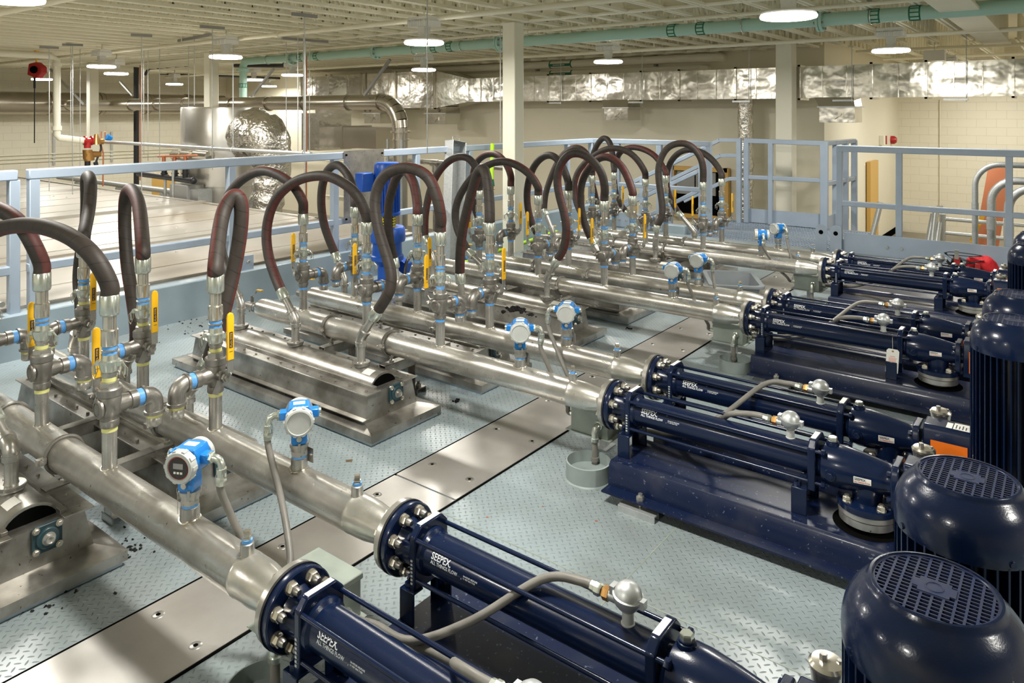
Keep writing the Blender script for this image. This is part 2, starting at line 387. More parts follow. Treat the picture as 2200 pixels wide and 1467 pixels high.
# joists
def joist(y0, y1):
    b = MB(); z0, z1 = 2.95, 3.47
    b.box(-.045,-.012,y0,y1,z0,z0+.035); b.box(.012,.045,y0,y1,z0,z0+.035)
    b.box(-.045,.045,y0,y1,z1-.03,z1); b.box(-.010,.010,y0,y1,z0+.02,z0+.04)
    n = max(2, round((y1-y0)/.34)); 
    for i in range(n):
        a = y0+(y1-y0)*i/n; c = y0+(y1-y0)*(i+1)/n; m_ = (a+c)/2
        b.bar((0,a,z0+.03),(0,m_,z1-.02),.03,.03); b.bar((0,m_,z1-.02),(0,c,z0+.03),.03,.03)
    return b
xs = [-22.5+.47*i for i in range(58)]
for (y0, y1, lab, grp) in ((-4.3,7.6,'cream open-web roof joist in the bay on the near side of the roof beam','joists of the near roof bay'),(7.72,13.9,'cream open-web roof joist in the bay between roof beam and back wall','joists of the far roof bay')):
    j0 = None
    for i, x in enumerate(xs):
        if j0 is None:
            j0 = build('roof_joist', joist(y0,y1), 'cream', smooth=False); tag(j0, lab, 'joist', grp); j0.location = (x,0,0)
        else:
            j = j0.copy(); C.objects.link(j); j.location = (x,0,0)
j0 = None
for i, x in enumerate([-3.2+.62*k for k in range(13)]):
    if j0 is None:
        j0 = build('roof_joist', joist(14.2,20.9), 'cream', smooth=False); tag(j0, 'cream open-web roof joist over the recess at the right', 'joist', 'joists over the right recess'); j0.location = (x,0,0)
    else:
        j = j0.copy(); C.objects.link(j); j.location = (x,0,0)
b = MB().box(-22.9,4.6,7.6,7.72,2.955,2.975).box(-22.9,4.6,7.65,7.67,2.97,3.46).box(-22.9,4.6,7.6,7.72,3.45,3.47)
tag(build('roof_beam', b, 'cream', smooth=False), 'long cream steel roof beam running across above the near columns', 'beam')
b = MB().box(-1.14,-.78,7.75,13.7,2.85,2.88).box(-1.14,-.78,7.75,13.7,3.3,3.34).box(-1.1,-.82,7.75,13.7,2.88,3.32)
tag(build('box_girder', b, 'cream', smooth=False), 'deep white roof girder at the top right of the view', 'beam')
b = MB().box(-23,-3.6,13.75,13.9,3.0,3.45)
tag(build('wall_beam', b, 'drywall', smooth=False), 'cream beam along the top of the back wall', 'beam')
# columns
def column(x, y, w, lab):
    b = MB().box(x-w/2,x+w/2,y-w/2,y+w/2,-1.25,2.955)
    t = thing('steel_column', lab, 'column', (x,y,-1.25)); build('shaft', b, 'column', t, bevel=.012)
    build('base_plate', MB().box(x-w,x+w,y-w,y+w,-1.25,-1.22), 'column', t); return t
column(-5.8,7.62,.2,'square cream steel column in the middle of the view')
column(-3.89,12.74,.27,'square cream steel column behind the nearest ceiling lamp')
column(-13.35,7.85,.2,'square cream steel column above the foil wrapped vessel')
column(-18.6,7.9,.2,'square cream steel column farthest to the left')
# ------------------------------------------------------------------ railings
def rail_part(t, pts, w=.07, name='rail'):
    for a, b_ in zip(pts, pts[1:]): build(name, MB().bar(a,b_,w,w,up=(0,0,1)), 'railblue', t, bevel=.008)
t = thing('guard_rail', 'long blue-grey guard rail between the deck and the tank cover', 'railing', (-6.19,2.17,.3))
rail_part(t, [(-6.19,2.17,1.335),(-6.19,10.23,1.335)], .075); rail_part(t, [(-6.19,2.17,.64),(-6.19,10.23,.64)], .065)
for y in (2.21,3.83,5.03,6.24,7.2,8.3,9.5,10.2): build('post', MB().box(-6.225,-6.155,y-.035,y+.035,.0,1.30), 'railblue', t, bevel=.006)
for y in (3.95,5.15,7.35,9.62):
    p = build('bracket_plate', MB().box(-6.155,-6.14,y-.09,y+.09,.29,.46), 'railblue', t, bevel=.004); build('bolt', MB().hexn((-6.14,y+.03,.40),(1,0,0),.016,.014), 'steel', p)
t = thing('guard_rail', 'short blue-grey guard rail section at the left edge of the view', 'railing', (-6.19,-2,.3))
rail_part(t, [(-6.19,-2.,1.335),(-6.19,2.1,1.335)], .075); rail_part(t, [(-6.19,-2.,.64),(-6.19,2.1,.64)], .065)
for y in (2.08,.9,-.4,-1.9): build('post', MB().box(-6.225,-6.155,y-.035,y+.035,.0,1.30), 'railblue', t, bevel=.006)
for z in (1.05,.42): build('bolt', MB().cyl((-6.16,1.98,z),(-6.1,1.98,z),.02), 'steel', t)
t = thing('guard_rail', 'blue-grey guard rail along the back of the deck, left of the stair opening', 'railing', (-5.2,10.23,.1))
rail_part(t, [(-6.19,10.23,1.335),(-4.2,10.23,1.335)], .075); rail_part(t, [(-6.19,10.23,.66),(-4.2,10.23,.66)], .065)
for x in (-5.72,-5.0,-4.22): build('post', MB().box(x-.04,x+.04,10.195,10.265,.0,1.36), 'railblue', t, bevel=.006)
p = build('splice_plate', MB().box(-5.75,-4.9,10.1,10.115,.02,.24), 'railblue', t, bevel=.004)
for x in (-5.62,-5.5,-5.1,-4.98): build('bolt', MB().hexn((x,10.1,.13),(0,-1,0),.018,.02), 'steel', p)
t = thing('guard_rail', 'blue-grey guard rail at the right behind the far pumps', 'railing', (-1,10.15,.1))
rail_part(t, [(-2.455,10.15,1.325),(3.3,10.15,1.325)], .082); rail_part(t, [(-2.42,10.15,.62),(3.3,10.15,.62)], .064)
for x in (-2.42,-1.73,-.60,.6,1.8): build('post', MB().box(x-.035,x+.035,10.115,10.185,.0,1.33), 'railblue', t, bevel=.006)
build('kick_plate', MB().box(-2.35,3.3,10.08,10.095,0,.26), 'railblue', t, bevel=.003)
for x in (-1.85,-1.69,-.52,1.7): build('bolt', MB().hexn((x,10.08,.12),(0,-1,0),.02,.02), 'steel', t)
for x in (-2.62,-2.44):
    l = MB(); poly = [(x-.07,0),(x+.07,0),(x+.07,.27)]+[(x+.07*math.cos(q),.30+.04*math.sin(q)) for q in (.6,1.2,1.9,2.5)]+[(x-.07,.27)]
    l.prism(poly, lambda u,v,w: (u,w,v), 10.03, 10.045); l2 = build('lifting_lug', l, 'railblue', t)
    build('eye_hole', MB().lathe((x,10.028,.24),(0,1,0),[(0,.028),(.003,.028)],20), 'dark', l2)
# landing: grating and its own rail
t = thing('grating_platform', 'blue-grey bar grating landing behind the far pumps', 'grating', (-3.5,10.9,0))
g = MB(); x = -4.85
while x < -2.42: g.box(x,x+.006,10.12,12.0,-.03,.0); x += .04
y = 10.14
while y < 12.0: g.box(-4.85,-2.42,y,y+.008,-.012,.001); y += .12
build('grating_bars', g, 'railblue', t, smooth=False); build('panel_edges', MB().box(-4.86,-4.84,10.12,12,-.05,.004).box(-3.64,-3.62,10.12,12,-.05,.006).box(-4.86,-2.42,10.9,10.915,-.05,.006).box(-4.86,-2.42,11.98,12,-.05,.004), 'galv', t)
t = thing('landing_rail', 'blue-grey rail with tall kick plate round the far grating landing', 'railing', (-3.6,11.85,0))
ra = lambda px, py: pix(px,py,Y=11.85)
rail_part(t, [ra(1600,302),ra(1772,308)], .075); rail_part(t, [ra(1604,380),ra(1770,388)], .065)
for px, w in ((1604,.04),(1656,.035),(1771,.055)):
    q = ra(px,400).x; build('post', MB().box(q-w,q+w,11.81,11.89,.0,1.35), 'railblue', t, bevel=.006)
build('kick_plate', MB().box(ra(1606,400).x,ra(1766,400).x,11.86,11.875,.01,.23), 'railblue', t)
c0 = ra(1772,308); c1 = Vector((c0.x+.12,13.2,c0.z)); rail_part(t, [c0,c1], .07); rail_part(t, [c0-Vector((0,0,.62)),c1-Vector((0,0,.62))], .07)
for k in (.35,.68,1.): q = c0.lerp(c1,k); build('post', MB().box(q.x-.045,q.x+.045,q.y-.035,q.y+.035,-.3,1.33), 'railblue', t, bevel=.006)
build('kick_plate', MB().box(c0.x+.02,c0.x+.04,11.9,13.2,.01,.2), 'railblue', t)
# stair handrails going down to the left beyond the rail
t = thing('stair_rail', 'sloping blue-grey stair rails descending leftwards behind the deck rail', 'stair rail', (-5,11,0))
for (Y_, lst) in ((11.80, (((1592,301),(1546,301),(1290,425)),((1592,334),(1548,334),(1330,440)),((1592,384),(1566,384),(1470,432)))),
                  (10.75, (((1520,316),(1493,328),(1250,444)),((1520,360),(1500,368),(1300,462)),((1520,400),(1500,410),(1400,460))))):
    for ps in lst:
        q = [pix(a,b_,Y=Y_) for a,b_ in ps]
        for u, v in zip(q,q[1:]): build('rail', MB().bar(u,v,.06,.06,up=(0,1,0)), 'railblue', t, bevel=.006)
    for (px, top) in (((1588,298),(1440,352)) if Y_ > 11 else ((1507,318),(1380,382))):
        q = pix(px,top,Y=Y_); build('post', MB().box(q.x-.035,q.x+.035,Y_-.035,Y_+.035,-1.2,q.z), 'railblue', t)
build('stringer', MB().bar((-4.8,10.45,-.1),(-6.7,10.45,-1.25),.03,.22,up=(0,1,0)).bar((-4.8,11.3,-.1),(-6.7,11.3,-1.25),.03,.22,up=(0,1,0)), 'railblue', t)
for i in range(6): build('tread', MB().box(-5.15-.3*i,-4.88-.3*i,10.46,11.3,-.22-.18*i,-.19-.18*i), 'railblue', t)
# ------------------------------------------------------------------ brushed plates on the deck
PLY = [-1.2, .62, 2.55, 4.49, 6.4, 8.3, 9.9]
PLAB = ['at the very bottom left of the view','under the two nearest pipes','crossing below the second pair of pipes','between the second and third pair of pipes','under the third pair of pipes','farthest away behind the last pipes']
for i in range(len(PLY)-1):
    y0, y1 = PLY[i]+.006, PLY[i+1]-.006
    t = thing('cover_plate', 'brushed stainless floor strip plate '+PLAB[i], 'floor plate', (-2.475,(y0+y1)/2,0))
    build('plate', MB().box(-2.672,-2.278,y0,y1,.0,.006), 'strip', t)
    n = 4
    for k in range(n):
        for x in (-2.60,-2.35):
            y = y0+.18+(y1-y0-.36)*k/(n-1)
            s = build('screw', MB().lathe((x,y,.006),(0,0,1),[(0,.022),(.0015,.020)],16), 'steel', t); build('socket', MB().lathe((x,y,.0076),(0,0,1),[(0,.009),(.0004,.009)],6), 'dark', s)
s_ = MB(); s_.box(-2.686,-2.672,-1.2,9.9,.0,.0035); s_.box(-2.278,-2.268,-1.2,9.9,.0,.0035)
struct('trim_4', s_, 'dark')
# weld seams across the checker plate
ws = MB(); ws.bar(pix(1030,800,Z=.001),pix(1500,1115,Z=.001),.008,.003) 
a = pix(1465,1120,Z=0); b_ = pix(1372,1258,Z=0)
ws = MB().bar((a.x,a.y-2.,.0),(a.x,a.y+.1,.0),.006,.0018).bar((-2.27,2.44,.0),(3,2.44,.0),.006,.0018)
struct('trim_5', ws, 'jbox')
# ================================================================== PIPE LINES
def make_pipe(Y):
    i = LY.index(Y)
    t = thing('discharge_pipe', 'thick stainless discharge pipe on '+ordl(i), 'pipe', (-3.2,Y,0))
    b = MB().lathe((-4.76,Y,HP),(1,0,0),[(0,.0),(.004,.045),(.02,.063),(.05,.068),(2.71,.068),(2.712,.069),(2.722,.069),(2.724,.068),(2.76,.068),(2.80,.0665),(2.86,.058),(2.905,.048),(2.92,.0455),(2.945,.045)],36,caps=(False,False))
    build('pipe_body', b, 'steel_pipe', t)
    f = build('pipe_flange', MB().lathe((-1.835,Y,HP),(1,0,0),[(-.03,.046),(-.012,.050),(0,.058),(.002,.110),(.006,.114),(.028,.114),(.03,.112)],40), 'steel', t)
    for k in range(8):
        q = 2*PI*(k+.5)/8; build('bolt_head', MB().hexn((-1.835,Y+.088*math.cos(q),HP+.088*math.sin(q)),(-1,0,0),.0155,.013), 'bright', f)
    for xc in (-3.37,-3.95):
        c = MB().tube([(xc,Y+.074*math.cos(2*PI*k/32),HP+.074*math.sin(2*PI*k/32)) for k in range(33)],.0075,8)
        c.tube([(xc-.016,Y+.0715*math.cos(2*PI*k/32),HP+.0715*math.sin(2*PI*k/32)) for k in range(33)],.004,6)
        cl = build('pipe_clamp', c, 'cast', t)
        build('clamp_bolt', MB().box(xc-.012,xc+.012,Y-.105,Y-.07,HP-.012,HP+.012).hexn((xc+.012,Y-.09,HP),(1,0,0),.012,.012).cyl((xc-.03,Y-.09,HP),(xc+.03,Y-.09,HP),.005), 'steel', cl)
    p = build('plug_boss', MB().lathe((-2.04,Y,HP+.055),(0,0,1),[(0,.022),(.045,.021),(.047,.018)],20), 'steel', t)
    build('sealant_ring', MB().lathe((-2.04,Y,HP+.10),(0,0,1),[(0,.0165),(.012,.0165)],20), 'blue_tape', p)
    build('square_plug', MB().lathe((-2.04,Y,HP+.112),(0,0,1),[(0,.018),(.006,.017),(.007,.013),(.024,.013),(.026,.011)],4), 'bright', p)
    v = build('drain_valve', MB().lathe((-4.765,Y,HP-.01),(-1,0,0),[(0,.024),(.035,.024),(.036,.03),(.06,.03),(.061,.034),(.10,.034),(.101,.03),(.13,.03),(.131,.026),(.16,.026)],20).cyl((-4.86,Y,HP+.02),(-4.86,Y,HP+.06),.012), 'cast', t)
    build('tape_ring', MB().cyl((-4.768,Y,HP-.01),(-4.80,Y,HP-.01),.0255), 'blue_tape', v)
    build('lever', MB().bar((-4.87,Y,HP+.06),(-4.82,Y,HP+.09),.016,.005).bar((-4.82,Y,HP+.09),(-4.80,Y,HP+.12),.016,.005), 'steel', v)
    build('lever_grip', MB().bar((-4.80,Y,HP+.12),(-4.73,Y,HP+.125),.02,.010), 'yellow', v, bevel=.003)
    for x in RX:
        r = build('riser', MB().lathe((x,Y,HP+.05),(0,0,1),[(0,.029),(.018,.029),(.02,.027),(.19,.027)],24), 'steel', t)
        w = MB(); w.tube([(x+.03*math.cos(2*PI*k/20),Y+.03*math.sin(2*PI*k/20),HP+.068-.0075*math.sin(2*PI*k/20)**2) for k in range(21)],.004,6)
        build('weld_bead', w, 'bright', r)
    return t
p0 = make_pipe(LY[0])
for i in range(1,8): clone(p0, (0,LY[i]-LY[0],0), 'thick stainless discharge pipe on '+ordl(i))
# ------------------------------------------------------------------ pipe stands
def make_stand(x, Y1, Y2, lab):
    t = thing('pipe_stand', lab, 'pipe support', (x,(Y1+Y2)/2,0)); ym = (Y1+Y2)/2-.02
    build('crossbar', MB().box(x-.03,x+.03,Y1-.08,Y2+.07,.245,.25).box(x+.025,x+.03,Y1-.08,Y2+.07,.19,.25).box(x-.03,x-.025,Y1-.08,Y2+.07,.19,.25), 'steel_box', t, bevel=.002)
    for dx in (0,):
        p = build('post', MB().box(x-.03,x+.03,ym-.028,ym-.022,.03,.245).box(x-.03,x-.024,ym-.028,ym+.028,.03,.245), 'steel_box', t)
        f = build('foot', MB().box(x-.05,x+.05,ym-.03,ym+.055,.03,.037).box(x-.05,x+.05,ym+.048,ym+.055,0,.037).box(x-.05,x+.05,ym-.03,ym-.023,0,.037), 'steel_box', p)
        build('anchor_bolt', MB().hexn((x+.015,ym+.02,.037),(0,0,1),.017,.018).cyl((x+.015,ym+.02,.055),(x+.015,ym+.02,.07),.008), 'cast', f)
    for Y in (Y1,Y2):
        build('threaded_rod', MB().cyl((x,Y,.20),(x,Y,HP-.07),.008).hexn((x,Y,.25),(0,0,1),.016,.014).hexn((x,Y,HP-.085),(0,0,1),.015,.014), 'steel', t)
    return t
s0 = make_stand(-3.37, LY[0], LY[1], 'welded channel stand under the nearest pair of pipes, closer to the pumps')
PAIR = ['first','second','third','fourth']
for k in range(4):
    d = LY[2*k]-LY[0]
    if k: clone(s0, (0,d,0), 'welded channel stand under the %s pair of pipes from the camera, closer to the pumps' % PAIR[k])
    clone(s0, (-.58,d,0), 'welded channel stand under the %s pair of pipes from the camera, farther from the pumps' % PAIR[k])
# ------------------------------------------------------------------ ball valves
def make_valve(s):
    """s=+1: elbow to +Y, lever at -X; s=-1: elbow to -Y, lever at +X. built at origin"""
    t = thing('ball_valve', '', 'valve', (0,0,0))
    zc = .665
    b = MB().lathe((0,0,.588),(0,0,1),[(0,.031),(.004,.034),(.028,.034),(.03,.031),(.045,.036),(.055,.043),(.105,.043),(.118,.040),(.122,.044),(.148,.045),(.153,.041)],28)
    b.lathe((0,0,zc),(0,s,0),[(0,.036),(.05,.034),(.062,.030),(.072,.030),(.074,.036),(.10,.036)],24)
    b.cyl((-s*.04,0,zc),(-s*.062,0,zc),.024,.02).box(-.058,.058,-.018,.018,zc-.03,zc+.03) if False else b.cyl((0,0,zc),(-s*.062,0,zc),.028,.022)
    body = build('valve_body', b, 'cast', t)
    build('end_cap', MB().lathe((0,-s*.036,zc),(0,-s,0),[(0,.038),(.008,.038),(.012,.033),(.013,.026),(.010,.025),(.010,.021),(.012,.020)],28), 'cast', t)
    build('hex_bushing', MB().lathe((0,0,.741),(0,0,1),[(0,.036),(.020,.036),(.022,.030),(.024,.026),(.034,.026)],6), 'steel', t)
    build('thread_seal', MB().cyl((0,0,.572),(0,0,.590),.0285).cyl((0,0,.764),(0,0,.778),.0265), 'yellow_tape' if YEL else 'blue_tape', t)
    build('nipple', MB().lathe((0,0,.776),(0,0,1),[(0,.0245),(.014,.0245),(.0145,.028),(.02,.028),(.0205,.0245),(.03,.0245)],20), 'steel', t)
    el = [Vector((0,s*.126,zc)), Vector((0,s*.132,zc))]+arc((0,s*.132,zc-.042),.042,PI/2,0,(0,s,0),(0,0,1),7)[1:]+[Vector((0,s*.174,zc-.075))]
    e = build('elbow', MB().tube(el,.034,20).lathe((0,s*.174,zc-.083),(0,0,1),[(0,.035),(.002,.039),(.014,.039),(.016,.035)],24).lathe((0,s*.126,zc),(0,s,0),[(-.002,.035),(0,.039),(.010,.039),(.012,.035)],24), 'cast', t)
    build('elbow_tape', MB().cyl((0,s*.099,zc),(0,s*.126,zc),.0325), 'blue_tape', e)
    build('stub_tape', MB().cyl((0,s*.174,zc-.083),(0,s*.174,zc-.094),.031), 'yellow_tape' if YEL else 'blue_tape', e)
    build('hose_stub', MB().lathe((0,s*.174,zc-.094),(0,0,-1),[(0,.0285),(.004,.0285),(.006,.030),(.032,.030),(.036,.027)],20), 'steel', e)
    h = build('lever_hub', MB().cyl((-s*.06,0,zc),(-s*.10,0,zc),.014).hexn((-s*.075,0,zc),(-s,0,0),.020,.012).box(*sorted((-s*.062,-s*.068)),-.022,.022,zc-.035,zc+.03).bar((-s*.085,0,zc+.005),(-s*.112,0,zc+.035),.03,.006,up=(0,1,0)), 'steel', t)
    build('lever_stop', MB().bar((-s*.07,s*.02,zc-.01),(-s*.07,s*.045,zc-.06),.030,.005,up=(1,0,0)), 'cast', h)
    x = -s*.113
    build('lever_arm', MB().box(x-.003,x+.003,-.014,.014,zc+.03,.76), 'steel', h)
    poly = [(-.0155,.748),(.0155,.748),(.0155,.93),(.011,.944),(0,.95),(-.011,.944),(-.0155,.93)]
    gp = build('lever_grip', MB().prism(poly, lambda u,v,w: (w,u,v), x-.006, x+.006), 'yellow', h, bevel=.003)
    for sd in (1,):
        xx = x+.0066
        lm = MB().add([(xx,-.008,.80),(xx,.008,.80),(xx,.008,.868),(xx,-.008,.868)],[(0,1,2,3)],0)
        addtext(lm, 'FLO-TITE', .060, .007, lambda u,v: (xx+.0004, .0035-v, .804+u), 1)
        lm.add([(xx+.0002,-.008,.784),(xx+.0002,.008,.784),(xx+.0002,.008,.786),(xx+.0002,-.008,.786)],[(0,1,2,3)],2)
        build('grip_marking', lm, ['ktext','yellow','ktext'], gp, smooth=False)
    # camlock
    c = build('camlock', MB().lathe((0,0,.802),(0,0,1),[(0,.030),(.012,.034),(.03,.037),(.04,.037),(.045,.030),(.065,.027)],22), 'zinc', t)
    for q in (.6,.6+PI):
        a_ = Vector((math.cos(q),math.sin(q),0)); o_ = a_*.036+Vector((0,0,.832))
        build('cam_arm', MB().bar(o_-a_*.004,o_+a_*.014,.020,.018).tube([o_+a_*.012+Vector((0,0,.004)), o_+a_*.026+Vector((0,0,-.012)), o_+a_*.022+Vector((0,0,-.045))],.0045,6), 'zinc', c)
        n_ = Vector((-a_.y,a_.x,0)); r0 = o_+a_*.014
        build('pull_ring', MB().tube([r0, r0+a_*.022+Vector((0,0,-.018)), r0+a_*.020+Vector((0,0,-.05)), r0+n_*.012+a_*.004+Vector((0,0,-.062)), r0-a_*.006+n_*.006+Vector((0,0,-.03)), r0],.0016,5), 'bright', c)
    build('tape_ring', MB().cyl((0,0,.866),(0,0,.879),.0265), 'blue_tape', t)
    build('lock_nut', MB().lathe((0,0,.879),(0,0,1),[(0,.029),(.001,.031),(.007,.031),(.008,.029)],8), 'steel', t)
    build('upper_tape', MB().cyl((0,0,.887),(0,0,.900),.0265), 'blue_tape', t)
    return t
VALV = {}
for s in (1,-1):
    for YEL in (True,False): VALV[(s,YEL)] = make_valve(s)
used = set()
for i, Y in enumerate(LY):
    s = 1 if i % 2 == 0 else -1
    for k, x in enumerate(RX):
        key = (s, i < 2); v = VALV[key]
        lab = 'steel ball valve on %s, %s' % (ordl(i), POS[k])
        if key not in used:
            used.add(key); v.location = (x,Y,0); v['label'] = lab; v['group'] = 'three-way valves on the pipe risers'; base = v; ORG['_'+str(key)] = Vector((x,Y,0))
        else:
            o = ORG['_'+str(key)]; clone(v, (x-o.x,Y-o.y,0), lab, 'three-way valves on the pipe risers')
# ------------------------------------------------------------------ trough boxes
def make_box(Y):
    t = thing('screw_trough', '', 'conveyor housing', (-4,Y,0)); X0, X1 = -5.06, -2.99; h = .272
    build('curb', MB().box(X0+.015,X1-.015,Y-h+.012,Y+h-.012,0,.03), 'deckblue', t, bevel=.004)
    f = MB(); z0,z1,zi = .022,.062,.074; bx0,bx1,bh = -4.93,-3.12,.2
    f.add([(X0,Y-h,z0),(X1,Y-h,z0),(X1,Y+h,z0),(X0,Y+h,z0),(X0,Y-h,z1),(X1,Y-h,z1),(X1,Y+h,z1),(X0,Y+h,z1),(bx0,Y-bh,zi),(bx1,Y-bh,zi),(bx1,Y+bh,zi),(bx0,Y+bh,zi)],
          [(0,1,5,4),(1,2,6,5),(2,3,7,6),(3,0,4,7),(4,5,9,8),(5,6,10,9),(6,7,11,10),(7,4,8,11)])
    fl = build('flashing', f, 'steel_box', t, smooth=False)
    th = .168; b = MB().add([(bx0,Y-bh,.07),(bx1,Y-bh,.07),(bx1,Y+bh,.07),(bx0,Y+bh,.07),(bx0+.0,Y-th,.222),(bx1-.01,Y-th,.222),(bx1-.01,Y+th,.222),(bx0,Y+th,.222)],
          [(0,1,5,4),(1,2,6,5),(2,3,7,6),(3,0,4,7),(4,5,6,7)])
    b.bar((bx0-.01,Y-bh-.004,.095),(bx1+.01,Y-bh-.004,.095),.004,.05,up=(0,1,0))
    bd = build('trough_body', b, 'steel_box', t, smooth=False)
    l = MB().box(bx0-.02,bx1+.008,Y-th-.03,Y-.088,.222,.229).box(bx0-.02,bx1+.008,Y+.088,Y+th+.03,.222,.229).box(bx0-.02,-4.80,Y-.09,Y+.09,.222,.229)
    l.box(bx0,bx1-.03,Y-.112,Y-.088,.229,.243).box(bx0,bx1-.03,Y+.088,Y+.112,.229,.243)
    ld = build('lid_frame', l, 'steel_box', t, bevel=.0015)
    n = 14
    for sd in (-1,1):
        for k in range(n):
            x = -4.88+(1.72)*k/(n-1)
            build('lid_bolt', MB().hexn((x,Y+sd*(th-.01),.229),(0,0,1),.0085,.008), 'cast', ld)
    # half-round cover
    hc = MB(); r = .105; zc = .205; n = 14
    pr = [(Y-r*math.cos(PI*k/n), zc+.085*math.sin(PI*k/n)) for k in range(n+1)]
    m_ = len(hc.v); xs_ = (-4.84,-3.19)
    hc.add([(x,y,z) for x in xs_ for y,z in pr], [(k,k+1,n+1+k+1,n+1+k) for k in range(n)]+[tuple(range(n+1))]+[tuple(range(2*n+1,n,-1))])
    cv = build('round_cover', hc, 'steel_box', t)
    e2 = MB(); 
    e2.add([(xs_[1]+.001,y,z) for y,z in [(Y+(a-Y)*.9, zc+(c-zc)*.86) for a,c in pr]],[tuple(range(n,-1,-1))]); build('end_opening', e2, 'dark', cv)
    rl = MB(); ys = [Y-.062+.012*j for j in range(5)]; zz_ = [zc+.0868*math.sin(math.acos((Y-y_)/r)) for y_ in ys]
    for j in range(4): rl.add([(-3.31,ys[j],zz_[j]),(-3.24,ys[j],zz_[j]),(-3.24,ys[j+1],zz_[j+1]),(-3.31,ys[j+1],zz_[j+1])],[(0,1,2,3)])
    build('rating_label', rl, 'white', cv)
    sl = MB(); random.seed(11)
    for k in range(60):
        x = random.uniform(-4.7,-3.3); sl.box(x,x+random.uniform(.01,.05),Y-r-.004,Y-r+.012,.229,.236+random.uniform(0,.006))
    sl_ = build('sludge_seam', sl, 'dirt', cv); sl_['kind'] = 'stuff'
    # bearing
    br = build('bearing_block', MB().prism([(-.042,-.052),(.042,-.052),(.052,-.042),(.052,.042),(.042,.052),(-.042,.052),(-.052,.042),(-.052,-.042)], lambda u,v,w: (w,Y+.03+u,.178+v), -3.125,-3.112).lathe((-3.112,Y+.03,.178),(1,0,0),[(0,.042),(.010,.038),(.012,.028)],24), 'bearing', t, bevel=.002)
    build('shaft_end', MB().lathe((-3.11,Y+.03,.178),(1,0,0),[(0,.025),(.012,.024),(.0125,.016),(.028,.016),(.029,.012),(.026,.008)],24), 'steel', br)
    for a in (-1,1):
        for c in (-1,1): build('bearing_bolt', MB().cyl((-3.112,Y+.03+a*.04,.178+c*.04),(-3.108,Y+.03+a*.04,.178+c*.04),.013).hexn((-3.108,Y+.03+a*.04,.178+c*.04),(1,0,0),.010,.008), 'bright', br)
    for x in NX:
        nz = build('inlet_nozzle', MB().lathe((x,Y,.27),(0,0,1),[(0,.043),(.022,.040),(.023,.050),(.030,.050),(.0305,.040),(.036,.040),(.0365,.050),(.043,.050),(.0435,.028),(.052,.025),(.15,.025)],24), 'steel', t)
        build('nozzle_clamp', MB().lathe((x,Y,.298),(0,0,1),[(0,.048),(.001,.053),(.012,.053),(.013,.048)],24).box(x-.07,x-.045,Y-.008,Y+.008,.296,.312), 'cast', nz)
        build('pipe_band', MB().cyl((x,Y,.41),(x,Y,.444),.031), 'steel', nz)
    return t
BLAB = ['box at the lower left corner, under the nearest pipe','long box between the two nearest pipes','big open-ended box in front of the third line','box partly under the fourth line','box with black crumbs on its lid, before the fifth line','box below the sixth line','box before the seventh line','farthest box, behind the eighth line']
b0 = make_box(BY[0]); b0['label'] = 'stainless screw trough, '+BLAB[0]
for i in range(1,8): clone(b0, (0,BY[i]-BY[0],0), 'stainless screw trough, '+BLAB[i])
